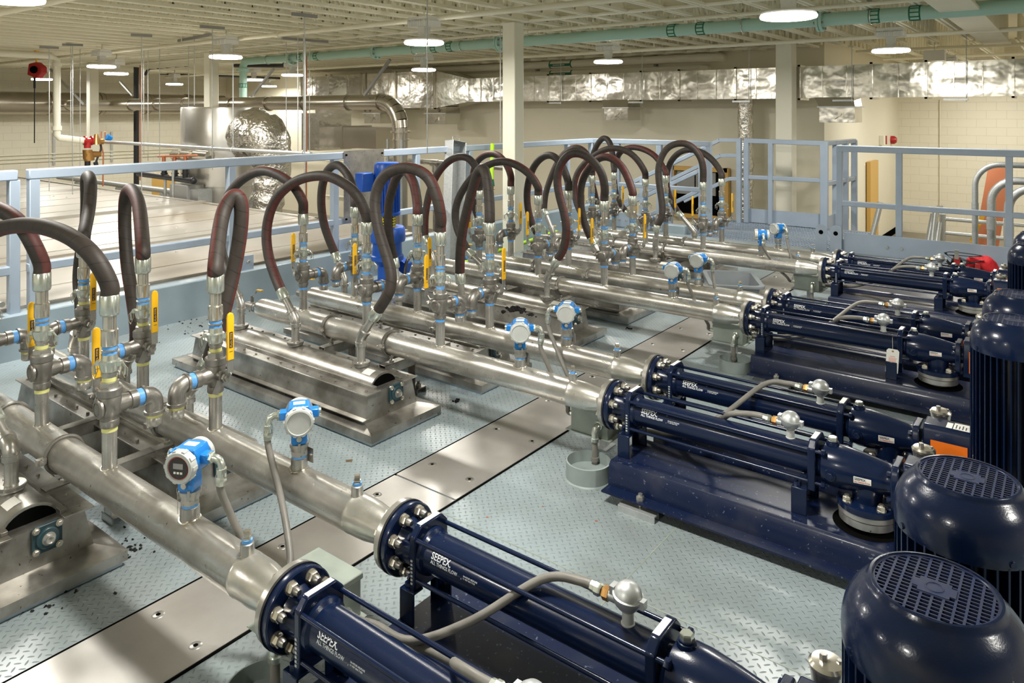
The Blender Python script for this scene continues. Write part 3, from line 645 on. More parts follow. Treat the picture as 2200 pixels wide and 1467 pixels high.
# ================================================================== HOSES
HOSES = {
(0,1):([(67,575),(55,518),(30,474),(-10,448),(-60,445),(-110,480),(-140,560),(-150,650),(-130,740),(-110,800)],0),
(0,2):([(215,605),(191,551),(147,510),(94,488),(34,484),(-30,505),(-80,570),(-95,660),(-75,760),(-50,830)],0),
(0,0):([(-40,470),(-60,420),(-110,400),(-170,430),(-200,520),(-200,640),(-185,740)],0),
(1,0):([(200,500),(202,460),(203,425),(201,392),(194,378),(187,386),(187,430),(184,490),(174,545),(169,600),(174,650),(172,690)],.12),
(1,1):([(313,515),(304,450),(293,418),(281,406),(271,422),(268,460),(269,510),(274,575),(284,635),(293,700),(290,740)],.14),
(1,2):([(470,545),(478,480),(490,438),(506,419),(518,432),(519,470),(512,530),(500,590),(488,640),(470,710),(450,770)],.16),
(2,0):([(644,430),(624,396),(591,374),(558,367),(521,384),(491,418),(475,465),(472,520),(484,568),(498,598)],0),
(2,1):([(782,453),(761,415),(726,388),(693,377),(649,383),(616,402),(591,430),(577,466),(572,509),(578,555),(593,598),(604,624)],0),
(2,2):([(954,471),(947,433),(929,387),(904,367),(874,360),(840,368),(817,390),(807,423),(807,458),(815,500),(830,547),(840,585),(839,618),(829,640)],0),
(3,0):([(759,417),(749,382),(735,361),(721,354),(705,364),(693,395),(690,433),(694,473),(705,509),(720,545)],0),
(3,1):([(894,433),(888,396),(876,372),(864,366),(852,380),(843,405),(835,440),(834,480),(838,520),(846,556)],0),
(3,2):([(1049,433),(1045,385),(1038,363),(1028,368),(1020,390),(1008,433),(996,484),(989,535),(988,588)],0),
(4,0):([(1028,378),(1016,350),(996,336),(968,343),(944,367),(927,400),(918,435),(913,470),(913,508)],0),
(4,1):([(1150,400),(1134,374),(1106,354),(1073,346),(1038,359),(1008,388),(986,424),(978,458),(982,491),(994,517),(1006,540)],0),
(4,2):([(1304,405),(1297,374),(1279,349),(1253,331),(1225,331),(1206,352),(1197,385),(1202,422),(1212,458),(1217,496),(1211,534),(1198,556)],0),
(5,0):([(1098,378),(1090,356),(1075,337),(1058,330),(1038,335),(1022,352),(1015,382),(1015,418),(1021,452),(1033,482)],0),
(5,1):([(1216,389),(1206,359),(1192,339),(1177,333),(1160,341),(1145,361),(1135,392),(1132,424),(1136,458),(1146,488),(1156,505)],0),
(5,2):([(1353,402),(1341,372),(1325,349),(1304,337),(1284,341),(1266,360),(1253,384),(1247,412),(1248,443),(1256,480),(1269,512)],0),
(6,0):([(1271,358),(1263,335),(1249,320),(1234,317),(1214,328),(1197,350),(1183,382),(1172,417),(1169,450)],0),
(6,1):([(1376,367),(1365,346),(1348,328),(1325,319),(1302,320),(1280,331),(1259,348),(1242,369),(1234,395),(1235,422),(1243,448),(1254,466)],0),
(6,2):([(1511,365),(1507,343),(1494,322),(1475,309),(1452,309),(1433,319),(1420,340),(1414,369),(1418,407),(1423,443),(1421,468),(1412,484)],0),
(7,0):([(1312,352),(1311,325),(1306,304),(1297,296),(1287,304),(1277,323),(1270,350),(1270,380),(1277,410),(1284,440)],0),
(7,1):([(1424,366),(1415,350),(1403,334),(1384,322),(1360,316),(1339,321),(1326,337),(1320,362),(1320,390),(1324,418),(1334,440),(1345,454)],0),
(7,2):([(1536,366),(1523,344),(1504,328),(1480,321),(1457,328),(1440,349),(1433,374),(1433,402),(1442,430),(1457,456)],0),
}
def make_hose(i, k, pts, bulge):
    Y0, Y1 = LY[i], BY[i]; x = RX[k]
    t = thing('rubber_hose', 'rubber hose on %s, from the valve %s' % (ordl(i), POS[k]), 'hose', (x,Y0,1.0), 'dark rubber hoses over the pipes')
    P = [Vector((x,Y0,1.09)), Vector((x,Y0,1.12))]; n = len(pts)
    fx = Vector((x,Y0,1.12))-Vector((0,0,1.8)); dx = 1100+1584.6*(cs*fx.x+sn*fx.y)/(cs*fx.y-sn*fx.x)-pts[0][0]
    if abs(dx) > 40 or (i,k) in ((0,0),): dx = 0
    for j, (px, py) in enumerate(pts):
        u = (j+1)/n; px = px+dx*max(0.,1-u*1.6)**1.5; P.append(pix(px,py,Y=Y0+(Y1-Y0)*u+bulge*math.sin(PI*min(1,u*1.05))))
    P = P[:1]+[Vector((x,Y0,1.135))]+[q for q in P[2:4] if q.z > 1.17]+P[4:]
    el = Vector((NX[k],Y1,.455)); end = P[-1]; 
    out = (end-el); 
    if out.length > .33: end = el+out.normalized()*.24; P.append(end)
    elif out.length < .18: end = el+out.normalized()*.19; P[-1] = end
    out = (el-end).normalized(); P2 = spline(P, 6)
    for _ in range(5): P2 = P2[:2]+[ (P2[j-1]+P2[j]*2+P2[j+1])/4 for j in range(2,len(P2)-2)]+P2[-2:]
    build('hose', MB().tube(P2, .0335, 16), HM[2 if (i,k) in ((1,2),(1,0)) else (i*3+k*2+1) % 4], t)
    f = MB().lathe((x,Y0,1.015),(0,0,1),[(0,.028),(.004,.0335),(.012,.036),(.078,.036),(.081,.034),(.080,.031)],24)
    build('ferrule', f, 'zinc', t, label='greenish zinc crimp ferrule')
    build('nipple', MB().lathe((x,Y0,.90),(0,0,1),[(0,.029),(.003,.0305),(.060,.0305),(.063,.028),(.065,.0245),(.115,.0245)],24), 'bright', t)
    e0 = end-out*.005
    build('ferrule', MB().lathe(e0,out,[(0,.034),(.003,.036),(.066,.036),(.074,.0335),(.078,.026),(.079,.023),(.12,.023)],24), 'zinc', t)
    d = (end-el).normalized(); e = MB()
    L = max(.05,(end-el).length-.075)
    e.tube([el+Vector((0,0,-.045)),el+Vector((0,0,-.012)),el+Vector((0,0,.0))+d*.012,el+d*min(L,.05)],.031,20)
    e.lathe(el+d*min(L,.045),d,[(0,.031),(.002,.034),(.022,.034),(.024,.03)],24).lathe(el-Vector((0,0,.05)),(0,0,1),[(0,.031),(.002,.034),(.024,.034),(.026,.03)],24)
    if L > .07: e.cyl(el+d*.06,el+d*L,.0235)
    build('hose_elbow', e, 'steel', t)
for (i,k), h in HOSES.items():
    if h: make_hose(i,k,*h)
# ------------------------------------------------------------------ pressure transmitters
def make_tx(i, ang, side, display=False):
    Y = LY[i]; x = -2.375; z = .625; zb = HP+.06
    t = thing('pressure_transmitter', ('blue pressure transmitter with small display, on ' if display else 'blue and grey pressure transmitter on ')+ordl(i), 'transmitter', (x,Y,zb), 'blue pressure transmitters on the pipes')
    ca, sa = math.cos(ang), math.sin(ang)
    fwd = Vector((sa,-ca,0)); rt = Vector((ca,sa,0)); up = Vector((0,0,1)); c = Vector((x,Y,z)); o = Vector((x,Y,zb))
    b = MB().lathe(o,(0,0,1),[(0,.032),(.045,.0305),(.047,.028)],28); build('weld_socket', b, 'steel', t)
    w = MB().tube([o+Vector((.034*math.cos(2*PI*j/24),.034*math.sin(2*PI*j/24),.0085-.008*math.sin(2*PI*j/24)**2)) for j in range(25)],.0045,6)
    build('weld_bead', w, 'bright', t)
    build('sealant_ring', MB().cyl((x,Y,zb+.046),(x,Y,zb+.058),.027), 'blue_tape', t)
    build('hex_adapter', MB().lathe((x,Y,zb+.057),(0,0,1),[(0,.033),(.018,.033)],6).lathe((x,Y,zb+.075),(0,0,1),[(0,.031),(.014,.031),(.015,.036),(.028,.036),(.03,.02),(.06,.018)],24).cyl((x+.028,Y-.02,zb+.09),(x+.028,Y-.02,zb+.112),.005).cyl((x-.028,Y+.02,zb+.09),(x-.028,Y+.02,zb+.112),.005), 'steel', t)
    hs = MB(); fr = lambda u,v,w: c+rt*u+up*v+fwd*w
    hs.lathe(c-fwd*.05, fwd, [(0,.040),(.004,.047),(.08,.047),(.086,.044)], 28)
    hs.prism([(-.028,-.034),(.028,-.034),(.030,-.088),(.024,-.098),(-.024,-.098),(-.030,-.088)], fr, -.026,.026)
    hs.prism([(-.040,-.02),(.040,-.02),(.047,.028),(.036,.050),(-.036,.050),(-.047,.028)], fr, -.044,.032)
    for sd in (-1,1): hs.prism([(-.020,-.016),(.020,-.016),(.020,.016),(-.020,.016)], lambda u,v,w: c+rt*(sd*w)+up*(v+.012)+fwd*(u-.008), .03,.074)
    H = build('housing', hs, 'tblue', t, bevel=.004)
    cv = MB().lathe(c+fwd*.034, fwd, [(0,.046),(.002,.0535),(.024,.0535),(.030,.050),(.031,.040 if display else .046),(.026,.038)] if display else [(0,.046),(.002,.0535),(.024,.0535),(.030,.050),(.032,.044),(.028,.0425),(.028,.001)], 32)
    for j in range(10):
        q = 2*PI*j/10; d_ = rt*math.cos(q)+up*math.sin(q); cv.bar(c+fwd*.037+d_*.053,c+fwd*.06+d_*.053,.012,.006,up=d_)
    cvo = build('front_cover', cv, 'tgrey', t)
    if display:
        dm = MB().lathe(c+fwd*.0605, fwd, [(0,.0372),(.001,.0372)], 28); dd = build('display_bezel', dm, 'red', cvo)
        sq = MB(); 
        sq.prism([(-.032,-.022),(.032,-.022),(.032,.022),(-.032,.022)], fr, .056,.058, 0)
        build('display_screen', MB().lathe(c+fwd*.0615, fwd, [(0,.0352),(.001,.0352)], 28), 'lcd', dd)
        lc = MB().prism([(-.018,-.002),(.018,-.002),(.018,.016),(-.018,.016)], fr, .0626,.0632); build('lcd_panel', lc, 'greycab', dd)
        for j in (-1,0,1): build('display_button', MB().prism([(j*.012-.004,-.018),(j*.012+.004,-.018),(j*.012+.004,-.011),(j*.012-.004,-.011)], fr, .0626,.064), 'white', dd)
    build('rear_cover', MB().lathe(c-fwd*.045, -fwd, [(0,.046),(.002,.052),(.02,.052),(.024,.048)], 32), 'tgrey', t)
    build('top_label', MB().prism([(-.022,-.014),(.022,-.014),(.022,.014),(-.022,.014)], lambda u,v,w: c+rt*u+fwd*(v-.01)+up*w, .048,.0515), 'white', t, bevel=.001)
    build('locking_screw', MB().cyl(fr(0,-.072,.024),fr(0,-.072,.036),.010), 'bright', t)
    build('blank_plug', MB().cyl(c+rt*(-side*.072)+up*.012-fwd*.008, c+rt*(-side*.082)+up*.012-fwd*.008, .015), 'zinc', t)
    q0 = c+rt*(side*.070)+up*.012-fwd*.008; pe = [q0, q0+rt*side*.022, q0+rt*side*.036+up*(-.006), q0+rt*side*.043+up*(-.022), q0+rt*side*.043+up*(-.045)]
    build('conduit_elbow', MB().tube(pe,.0125,14).hexn(pe[0],rt*side,.019,.012).hexn(pe[-1]+up*.012,(0,0,-1),.0185,.016).cyl(pe[-1],pe[-1]-up*.014,.0165), 'zinc', t)
    tp = c-up*.15-rt*side*(-.0)+rt*(.040 if i not in (0,) else -.048)
    build('metal_tag', MB().prism([(-.019,-.028),(.019,-.028),(.019,.028),(-.019,.028)], lambda u,v,w: tp+rt*u*.6+fwd*u*.8+up*v+(rt*.8-fwd*.6)*w, 0,.0012).tube([tp+up*.026, tp+up*.05+fwd*.004, c-up*.05+rt*.03],.0008,4), 'steel', t)
    return pe[-1]-up*.01
TXE = [make_tx(0,.45,1,True), make_tx(1,.93,-1), make_tx(2,.62,1), make_tx(3,.45,-1), make_tx(4,.20,1), make_tx(5,.05,1), make_tx(6,-1.15,1), make_tx(7,-.50,1)]
# ------------------------------------------------------------------ junction boxes, collars, conduits
COL = [(-1.93,1.30),(-1.905,3.115),(-1.88,5.02),(-1.88,6.97)]
def conduit(pts, lab, r=.0125, k=6):
    t = thing('flexible_conduit', lab, 'conduit', pts[0], 'grey flexible conduits')
    P = spline(pts, k); build('conduit_jacket', MB().tube(P, r, 12), 'conduit', t)
    for a, b_ in ((P[0],P[1]),(P[-1],P[-2])):
        d = (b_-a).normalized(); build('conduit_fitting', MB().lathe(a,d,[(0,.014),(.006,.018),(.02,.018),(.022,.0155),(.034,.0155)],8), 'zinc', t)
for p in range(4):
    ya, yb = LY[2*p], LY[2*p+1]; cx, cy = COL[p]; bx0, bx1 = -2.09,-1.87; by0, by1 = ya+.06, ya+.31; bz0, bz1 = .145,.285
    lab = 'grey-green junction box between the %s pair of pumps and pipes' % PAIR[p]
    t = thing('junction_box', lab, 'electrical box', ((bx0+bx1)/2,(by0+by1)/2,bz0))
    build('enclosure', MB().box(bx0,bx1,by0,by1,bz0,bz1-.006), 'jbox', t, bevel=.003)
    build('lid', MB().box(bx0-.006,bx1+.006,by0-.006,by1+.006,bz1-.022,bz1), 'jbox', t, bevel=.004)
    build('mount_flange', MB().box(bx0-.03,bx1+.02,by0-.01,by1+.01,bz0-.004,bz0), 'jbox', t)
    build('support_post', MB().box(bx0+.06,bx0+.10,by1-.06,by1-.02,0,bz0).box(bx0+.04,bx0+.12,by1-.09,by1+.01,0,.008), 'galv', t)
    ex = (bx0+bx1)/2+.06; ec = Vector((ex,by0-.001,.21)); q = [ec, ec+Vector((0,-.018,0)), ec+Vector((0,-.036,-.006)), ec+Vector((0,-.042,-.024)), ec+Vector((0,-.042,-.05))]
    build('pulling_elbow', MB().tube(q,.0165,16).hexn(ec,(0,-1,0),.024,.012).cyl(q[-1],q[-1]+Vector((0,0,-.016)),.021), 'zinc', t)
    qq = q[-1]; build('conduit_stub', MB().cyl((qq.x,qq.y,.0),(qq.x,qq.y,qq.z),.0145).cyl((qq.x,qq.y,.045),(qq.x,qq.y,.066),.020), 'conduit', t)
    c_ = thing('floor_collar', 'round grey collar in the deck below the junction box of the %s pump pair' % PAIR[p], 'pipe collar', (cx,cy,0))
    b = MB().lathe((cx,cy,0),(0,0,1),[(0,.118),(.006,.112),(.085,.110),(.087,.104),(.03,.104),(.029,0.001)],44,caps=(False,False)); build('collar_ring', b, 'pvc', c_)
    # conduits from transmitters to box
    for j, i in enumerate((2*p, 2*p+1)):
        s_ = TXE[i]; e_ = Vector((bx0-.01, by0+.07+.10*j, .20))
        mid = [s_+Vector((0,0,-.06)), s_.lerp(e_,.35)+Vector((0,.02,-.10)), s_.lerp(e_,.75)+Vector((-.01,.01,-.055))]
        conduit([s_]+mid+[e_-Vector((.05,0,.004)), e_], 'grey flexible conduit dropping from the transmitter on '+ordl(i))
# ================================================================== PUMPS
def make_pump(i):
    Y = LY[i]; t = thing('pump', '', 'pump', (-.8,Y,0), 'navy progressive cavity pumps')
    ax = (1,0,0); A = lambda x: (x,Y,HP)
    build('gasket', MB().lathe(A(-1.806),ax,[(0,.1175),(.008,.1175)],44), 'blackrub', t)
    fl = build('end_flange', MB().lathe(A(-1.798),ax,[(0,.113),(.003,.115),(.022,.115),(.026,.111),(.028,.074),(.05,.066),(.115,.064)],44), 'navy', t)
    for k in range(8):
        q = 2*PI*(k+.5)/8; p = Vector((-1.772,Y+.089*math.cos(q),HP+.089*math.sin(q)))
        n_ = build('flange_nut', MB().cyl(p,p+Vector((.004,0,0)),.0205).hexn(p+Vector((.004,0,0)),ax,.0185,.017), 'bright', fl)
        build('stud_end', MB().lathe(p+Vector((.02,0,0)),ax,[(0,.0115),(.012,.0115),(.019,.008)],14), 'cast', n_)
    oct_ = [(-.078,-.100),(.078,-.100),(.078,.070),(.050,.100),(-.050,.100),(-.078,.070)]
    ya = lambda u,v,w: (w,Y+u,HP+v)
    pl = build('front_plate', MB().prism(oct_,ya,-1.700,-1.674), 'navy', t, bevel=.005)
    build('plate_label', MB().add([(-1.697,Y-.046,HP+.1007),(-1.678,Y-.046,HP+.1007),(-1.678,Y+.046,HP+.1007),(-1.697,Y+.046,HP+.1007)],[(0,1,2,3)]), 'white', pl)
    ct = MB()
    for j in range(7): ct.box(-1.692,-1.684,Y-.0800,Y-.078,HP-.012*j-.006,HP-.012*j)
    build('cast_number', ct, 'tgrey', pl, smooth=False)
    build('stator_tube', MB().lathe(A(-1.674),ax,[(0,.074),(.012,.072),(.02,.062),(.80,.062),(.812,.07),(.82,.072)],40), 'navy', t)
    for (u,v) in ((-.068,.062),(.068,.062),(-.068,-.066),(.068,-.066)):
        r = build('tie_rod', MB().cyl((-1.70,Y+u,HP+v),(-.80,Y+u,HP+v),.0072,n=10), 'navy', t)
        build('rod_nut', MB().hexn((-.812,Y+u,HP+v),ax,.014,.014).hexn((-1.70,Y+u,HP+v),(-1,0,0),.012,.010), 'navy', r)
    # lettering
    def cylmap(x0, q0, rr=.0626):
        return lambda u,v: (x0+u, Y-rr*math.cos(q0+v/rr), HP+rr*math.sin(q0+v/rr))
    lt = MB(); addtext(lt,'SEEPEX.',.082,.0205,cylmap(-1.622,.34)); addtext(lt,'ALL THINGS FLOW',.112,.0105,cylmap(-1.622,.12))
    f = cylmap(-1.494,.08); lt.add([f(0,0),f(.0012,0),f(.0012,.034),f(0,.034)],[(0,1,2,3)])
    addtext(lt,'24-HOUR HELPLINE',.056,.0046,cylmap(-1.486,.24)); addtext(lt,'+1 937 864 7150',.048,.0046,cylmap(-1.486,.13))
    build('tube_lettering', lt, 'ltext', t, smooth=False)
    bp = build('rear_plate', MB().prism(oct_,ya,-.865,-.835), 'navy', t, bevel=.005)
    build('plate_label', MB().add([(-.862,Y-.040,HP+.1007),(-.842,Y-.040,HP+.1007),(-.842,Y+.036,HP+.1007),(-.862,Y+.036,HP+.1007)],[(0,1,2,3)]), 'white', bp)
    # casing
    cs_ = MB().lathe(A(-.835),ax,[(0,.060),(.012,.062),(.022,.078),(.06,.084),(.10,.083),(.17,.074),(.25,.060),(.272,.058),(.28,.062)],40)
    cs_.lathe((-.655,Y,HP-.02),(0,0,-1),[(0,.062),(.06,.056),(.085,.056)],32)
    cas = build('suction_casing', cs_, 'navy', t)
    pf = build('port_flange', MB().lathe((-.655,Y,.262),(0,0,-1),[(0,.108),(.003,.112),(.022,.112),(.025,.109)],44), 'navy', t)
    build('lower_flange', MB().lathe((-.655,Y,.236),(0,0,-1),[(0,.106),(.018,.108),(.0185,.096),(.022,.096),(.0225,.105),(.050,.105),(.052,.06),(.1,.055),(.16,.055)],44), 'steel', t)
    for k in range(4):
        q = PI/4+PI/2*k; p = (-.655+.088*math.cos(q),Y+.088*math.sin(q),.262); build('port_bolt', MB().cyl(p,(p[0],p[1],.266),.018).hexn((p[0],p[1],.266),(0,0,1),.0155,.016).cyl((p[0],p[1],.282),(p[0],p[1],.288),.009), 'bright', pf)
    build('filler_plug', MB().lathe((-.785,Y,HP+.080),(0,0,1),[(0,.026),(.010,.024),(.011,.021),(.016,.021)],20), 'navy', cas)
    build('plug_hex', MB().hexn((-.785,Y,HP+.096),(0,0,1),.018,.016), 'zinc', cas)
    build('side_plug', MB().lathe((-.775,Y-.078,HP-.012),(0,-1,0),[(0,.026),(.009,.022),(.010,.018)],20).hexn((-.775,Y-.087,HP-.012),(0,-1,0),.014,.010), 'navy', cas)
    # sticker
    rr = .0765; q0 = -.22; S = lambda u,v,e=0.: (-.690+u, Y-(rr+e-(u)*.14)*math.cos(q0+v/rr), HP+(rr+e-(u)*.14)*math.sin(q0+v/rr))
    st = MB(); nn = 6
    for k in range(nn):
        a, b_ = .026*k/nn, .026*(k+1)/nn; st.add([S(0,a,.001),S(.062,a,.001),S(.062,b_,.001),S(0,b_,.001)],[(0,1,2,3)])
    sk = build('maker_sticker', st, 'white', cas)
    s1 = MB(); addtext(s1,'SEEPEX.',.042,.0095,lambda u,v: S(.003+u,.0135+v,.0016),0); addtext(s1,'ALL THINGS FLOW',.055,.0055,lambda u,v: S(.003+u,.004+v,.0016),1)
    build('sticker_print', s1, ['ktext','otext'], sk, smooth=False)
    e_ = build('drive_plate', MB().prism([(-.066,-.092),(.066,-.092),(.078,-.06),(.078,.050),(.056,.080),(-.056,.080),(-.078,.050),(-.078,-.06)],ya,-.560,-.532), 'navy', t, bevel=.005)
    for (u,v) in ((-.062,.045),(.062,.045),(-.062,-.05),(.062,-.05)): build('drive_bolt', MB().hexn((-.560,Y+u,HP+v),(-1,0,0),.012,.014), 'navy', e_)
    # gearbox
    gb = MB().prism([(-.065,-.115),(.065,-.115),(.065,.075),(.050,.098),(-.050,.098),(-.065,.075)],ya,-.520,-.325)
    G = build('gearbox', gb, 'navy', t, bevel=.006)
    build('bearing_neck', MB().cyl(A(-.534),A(-.519),.05), 'navy', G)
    build('guard_window', MB().add([(-.490,Y-.0657,HP-.085),(-.355,Y-.0657,HP-.085),(-.355,Y-.0657,HP+.040),(-.490,Y-.0657,HP+.040)],[(0,1,2,3)]), 'orange', G)
    npl = MB().add([(-.410,Y-.044,HP+.0985),(-.338,Y-.044,HP+.0985),(-.338,Y+.030,HP+.0985),(-.410,Y+.030,HP+.0985)],[(0,1,2,3)]).add([(-.436,Y-.044,HP+.0985),(-.414,Y-.044,HP+.0985),(-.414,Y+.020,HP+.0985),(-.436,Y+.020,HP+.0985)],[(0,1,2,3)])
    npo = build('name_plate', npl, 'white', G)
    k_ = MB(); 
    for j in range(4): k_.add([(-.402+.012*j,Y-.034,HP+.0989),(-.398+.012*j,Y-.034,HP+.0989),(-.398+.012*j,Y+.01-.01*(j%2),HP+.0989),(-.402+.012*j,Y+.01-.01*(j%2),HP+.0989)],[(0,1,2,3)])
    build('plate_print', k_, 'ktext', npo, smooth=False)
    cp = build('silver_cap', MB().lathe((-.475,Y+.115,.425),(0,0,1),[(0,.036),(.035,.040),(.037,.043),(.045,.043),(.052,.036),(.055,.0)],32), 'bright', t, label='round silver cap with hex plug')
    build('cap_hex', MB().hexn((-.483,Y+.112,.479),(0,0,1),.010,.014).hexn((-.45,Y+.128,.474),(0,0,1),.007,.008), 'steel', cp)
    build('cap_stem', MB().cyl((-.475,Y+.115,.20),(-.475,Y+.115,.425),.02).bar((-.475,Y+.06,.36),(-.475,Y+.115,.36),.03,.03), 'navy', cp)
    # gear casing under the motor and motor
    mx, my = -.175, Y
    build('gear_case', MB().lathe((mx,my,.10),(0,0,1),[(0,.10),(.02,.115),(.16,.12),(.22,.13),(.235,.15),(.25,.152),(.262,.152),(.266,.13),(.30,.122)],40).cyl((-.33,Y,HP),(-.24,Y,HP),.06).box(mx-.05,mx+.15,my-.13,my+.13,.12,.30), 'navy', t, bevel=.004)
    mt = MB().lathe((mx,my,.40),(0,0,1),[(0,.100),(.02,.103),(.54,.103),(.56,.098)],40)
    nf = 40
    for k in range(nf):
        q = 2*PI*k/nf; d = Vector((math.cos(q),math.sin(q),0)); mt.bar(Vector((mx,my,.43))+d*.118, Vector((mx,my,.955))+d*.118, .030, .004, up=Vector((-d.y,d.x,0)))
    mo = build('motor_frame', mt, 'navy', t)
    build('motor_flange', MB().lathe((mx,my,.366),(0,0,1),[(0,.125),(.003,.13),(.028,.13),(.034,.118),(.06,.116)],40), 'navy', mo)
    for k in range(8):
        q = PI/8+PI/4*k; build('flange_lug', MB().box(mx+.13*math.cos(q)-.012,mx+.13*math.cos(q)+.012,my+.13*math.sin(q)-.012,my+.13*math.sin(q)+.012,.36,.44), 'navy', mo, bevel=.004)
    build('terminal_box', MB().box(mx+.10,mx+.20,my-.07,my+.07,.60,.78).cyl((mx+.15,my-.07,.64),(mx+.15,my-.10,.64),.02), 'navy', mo, bevel=.006)
    cw = MB().lathe((mx,my,.945),(0,0,1),[(0,.1325),(.006,.1335),(.020,.1345),(.040,.1335),(.060,.129),(.078,.120),(.092,.109),(.101,.0995),(.106,.0955),(.1105,.094),(.1125,.0925),(.113,.0885),(.108,.0875)],56,caps=(False,False))
    co = build('fan_cowl', cw, 'navy', mo)
    for q in (-.9,-2.47,.67,2.24): build('cowl_screw', MB().lathe((mx+.133*math.cos(q),my+.133*math.sin(q),.957),(math.cos(q),math.sin(q),0),[(0,.007),(.004,.006)],12), 'navy', co)
    # grille: rectangular openings
    gr = MB(); R = .0885; zt = 1.0535; q = 0.
    def G2(u,v,w): return (mx+u*math.cos(q)-v*math.sin(q), my+u*math.sin(q)+v*math.cos(q), w)
    u = -.0775
    while u < .08:
        h = math.sqrt(max(R*R-u*u,0)); gr.prism([(u-.0018,-h),(u+.0018,-h),(u+.0018,h),(u-.0018,h)],G2,zt-.003,zt+.001); u += .0155
    v = -.08
    while v < .082:
        h = math.sqrt(max(R*R-v*v,0)); gr.prism([(-h,v-.0014),(h,v-.0014),(h,v+.0014),(-h,v+.0014)],G2,zt-.002,zt+.0011); v += .0098
    gr.prism([(-.030,-.010),(-.022,-.010),(-.022,-.020),(.022,-.020),(.022,-.012),(.030,-.012),(.030,.012),(.022,.012),(.022,.021),(-.022,.021),(-.022,.012),(-.030,.012)],G2,zt-.001,zt+.0022)
    gr.lathe((mx,my,zt+.0015),(0,0,1),[(0,.0135),(.0016,.013),(.0016,.0118),(.0008,.0118),(.0008,0)],24)
    gr.lathe((mx,my,zt-.004),(0,0,1),[(0,.084),(0,.0888),(.0055,.0888),(.0055,.084)],56,caps=(False,False))
    build('fan_grille', gr, 'navy_reflect', co)
    build('fan_wheel', MB().lathe((mx,my,1.0),(0,0,1),[(0,.03),(.03,.03)],20).lathe((mx,my,1.035),(0,0,1),[(0,.088),(.002,.088)],32), 'dark', co)
    # skid
    X0, X1 = -1.735, .10; pr = [(-.235,.058),(-.235,.050),(-.166,.050),(-.166,.064),(-.156,.150),(-.145,.156),(.145,.156),(.156,.150),(.166,.064),(.166,.050),(.235,.050),(.235,.058),(.170,.058),(.162,.150),(.150,.164),(-.150,.164),(-.162,.150),(-.170,.058)]
    sk_ = MB().prism(pr, lambda u,v,w: (w,Y+u,v), X0, X1)
    SK = build('base_frame', sk_, 'navy_skid', t)
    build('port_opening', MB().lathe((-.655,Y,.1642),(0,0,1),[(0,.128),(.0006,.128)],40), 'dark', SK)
    for xb in (-1.55,-.2):
        for sd in (-1,1):
            ft = build('foot_clip', MB().bar((xb-.09,Y+sd*.225,.026),(xb+.09,Y+sd*.225,.026),.045,.006).bar((xb-.09,Y+sd*.246,.014),(xb+.09,Y+sd*.246,.014),.006,.028).bar((xb-.09,Y+sd*.204,.014),(xb+.09,Y+sd*.204,.014),.006,.028), 'galv', SK)
            build('anchor_bolt', MB().cyl((xb,Y+sd*.205,.03),(xb,Y+sd*.205,.05),.008).hexn((xb,Y+sd*.205,.058),(0,0,1),.018,.020).cyl((xb,Y+sd*.205,.078),(xb,Y+sd*.205,.088),.010), 'steel', ft)
    for (xa, w_) in ((-1.73,.062),(-.925,.062)):
        br = MB()
        for sd in (-1,1): br.box(xa,xa+w_,*sorted((Y+sd*.092,Y+sd*.084)),.164,.268).box(xa,xa+.006,*sorted((Y+sd*.092,Y+sd*.050)),.164,.268)
        br.box(xa,xa+.006,Y-.092,Y+.092,.222,.268)
        br.box(xa,xa+w_,Y-.092,Y-.045,.262,.270).box(xa,xa+w_,Y+.045,Y+.092,.262,.270)
        bo = build('bracket', br, 'navy', t, bevel=.004)
        for sd in (-1,1): build('bracket_bolt', MB().hexn((xa+.02,Y+sd*.07,.27),(0,0,1),.013,.014), 'navy', bo)
        for sd in (-1,1): build('bracket_ear', MB().prism([(-.02,0),(.02,0),(.02,.05),(-.005,.05)], lambda u,v,w: (xa+.035+u,Y+w,.268+v), sd*.06-.003, sd*.06+.003), 'navy', bo)
    # temperature head
    th = (-.955,Y+.004)
    T = build('sensor_stem', MB().lathe((th[0],th[1],HP+.055),(0,0,1),[(0,.019),(.008,.019),(.01,.016),(.04,.016),(.045,.02)],20), 'tgrey', t)
    hd = MB().lathe((th[0],th[1],HP+.098),(0,0,1),[(0,.018),(.006,.026),(.018,.036),(.032,.040),(.036,.0405)],28)
    hd.lathe((th[0],th[1],HP+.134),(.12,0,1),[(0,.0425),(.004,.0425),(.006,.038),(.020,.034),(.032,.022),(.038,.006),(.039,0)],28)
    hd.box(th[0]+.034,th[0]+.052,th[1]-.010,th[1]+.010,HP+.118,HP+.140).box(th[0]-.050,th[0]-.036,th[1]-.014,th[1]+.014,HP+.128,HP+.150).cyl((th[0]-.034,th[1],HP+.116),(th[0]-.058,th[1],HP+.116),.015)
    HD = build('sensor_head', hd, 'galv', T, label='rounded silver sensor head')
    build('brass_bushing', MB().hexn((th[0]-.056,th[1],HP+.116),(-1,0,0),.019,.020), 'brass', HD)
    return t
PL = ['nearest navy pump, cut off by the bottom edge of the picture','navy pump beside the nearest one, second from the camera','third navy pump from the camera, with spattered base frame','navy pump behind the third one, with the orange panel in full view','navy pump with a white paper tag hanging from it, fifth from the camera','navy pump behind the tagged one, sixth from the camera','seventh navy pump, in front of the farthest one','farthest navy pump, next to the back railing']
pm = make_pump(0); pm['label'] = PL[0]
for i in range(1,8): clone(pm, (0,LY[i]-LY[0],0), PL[i])
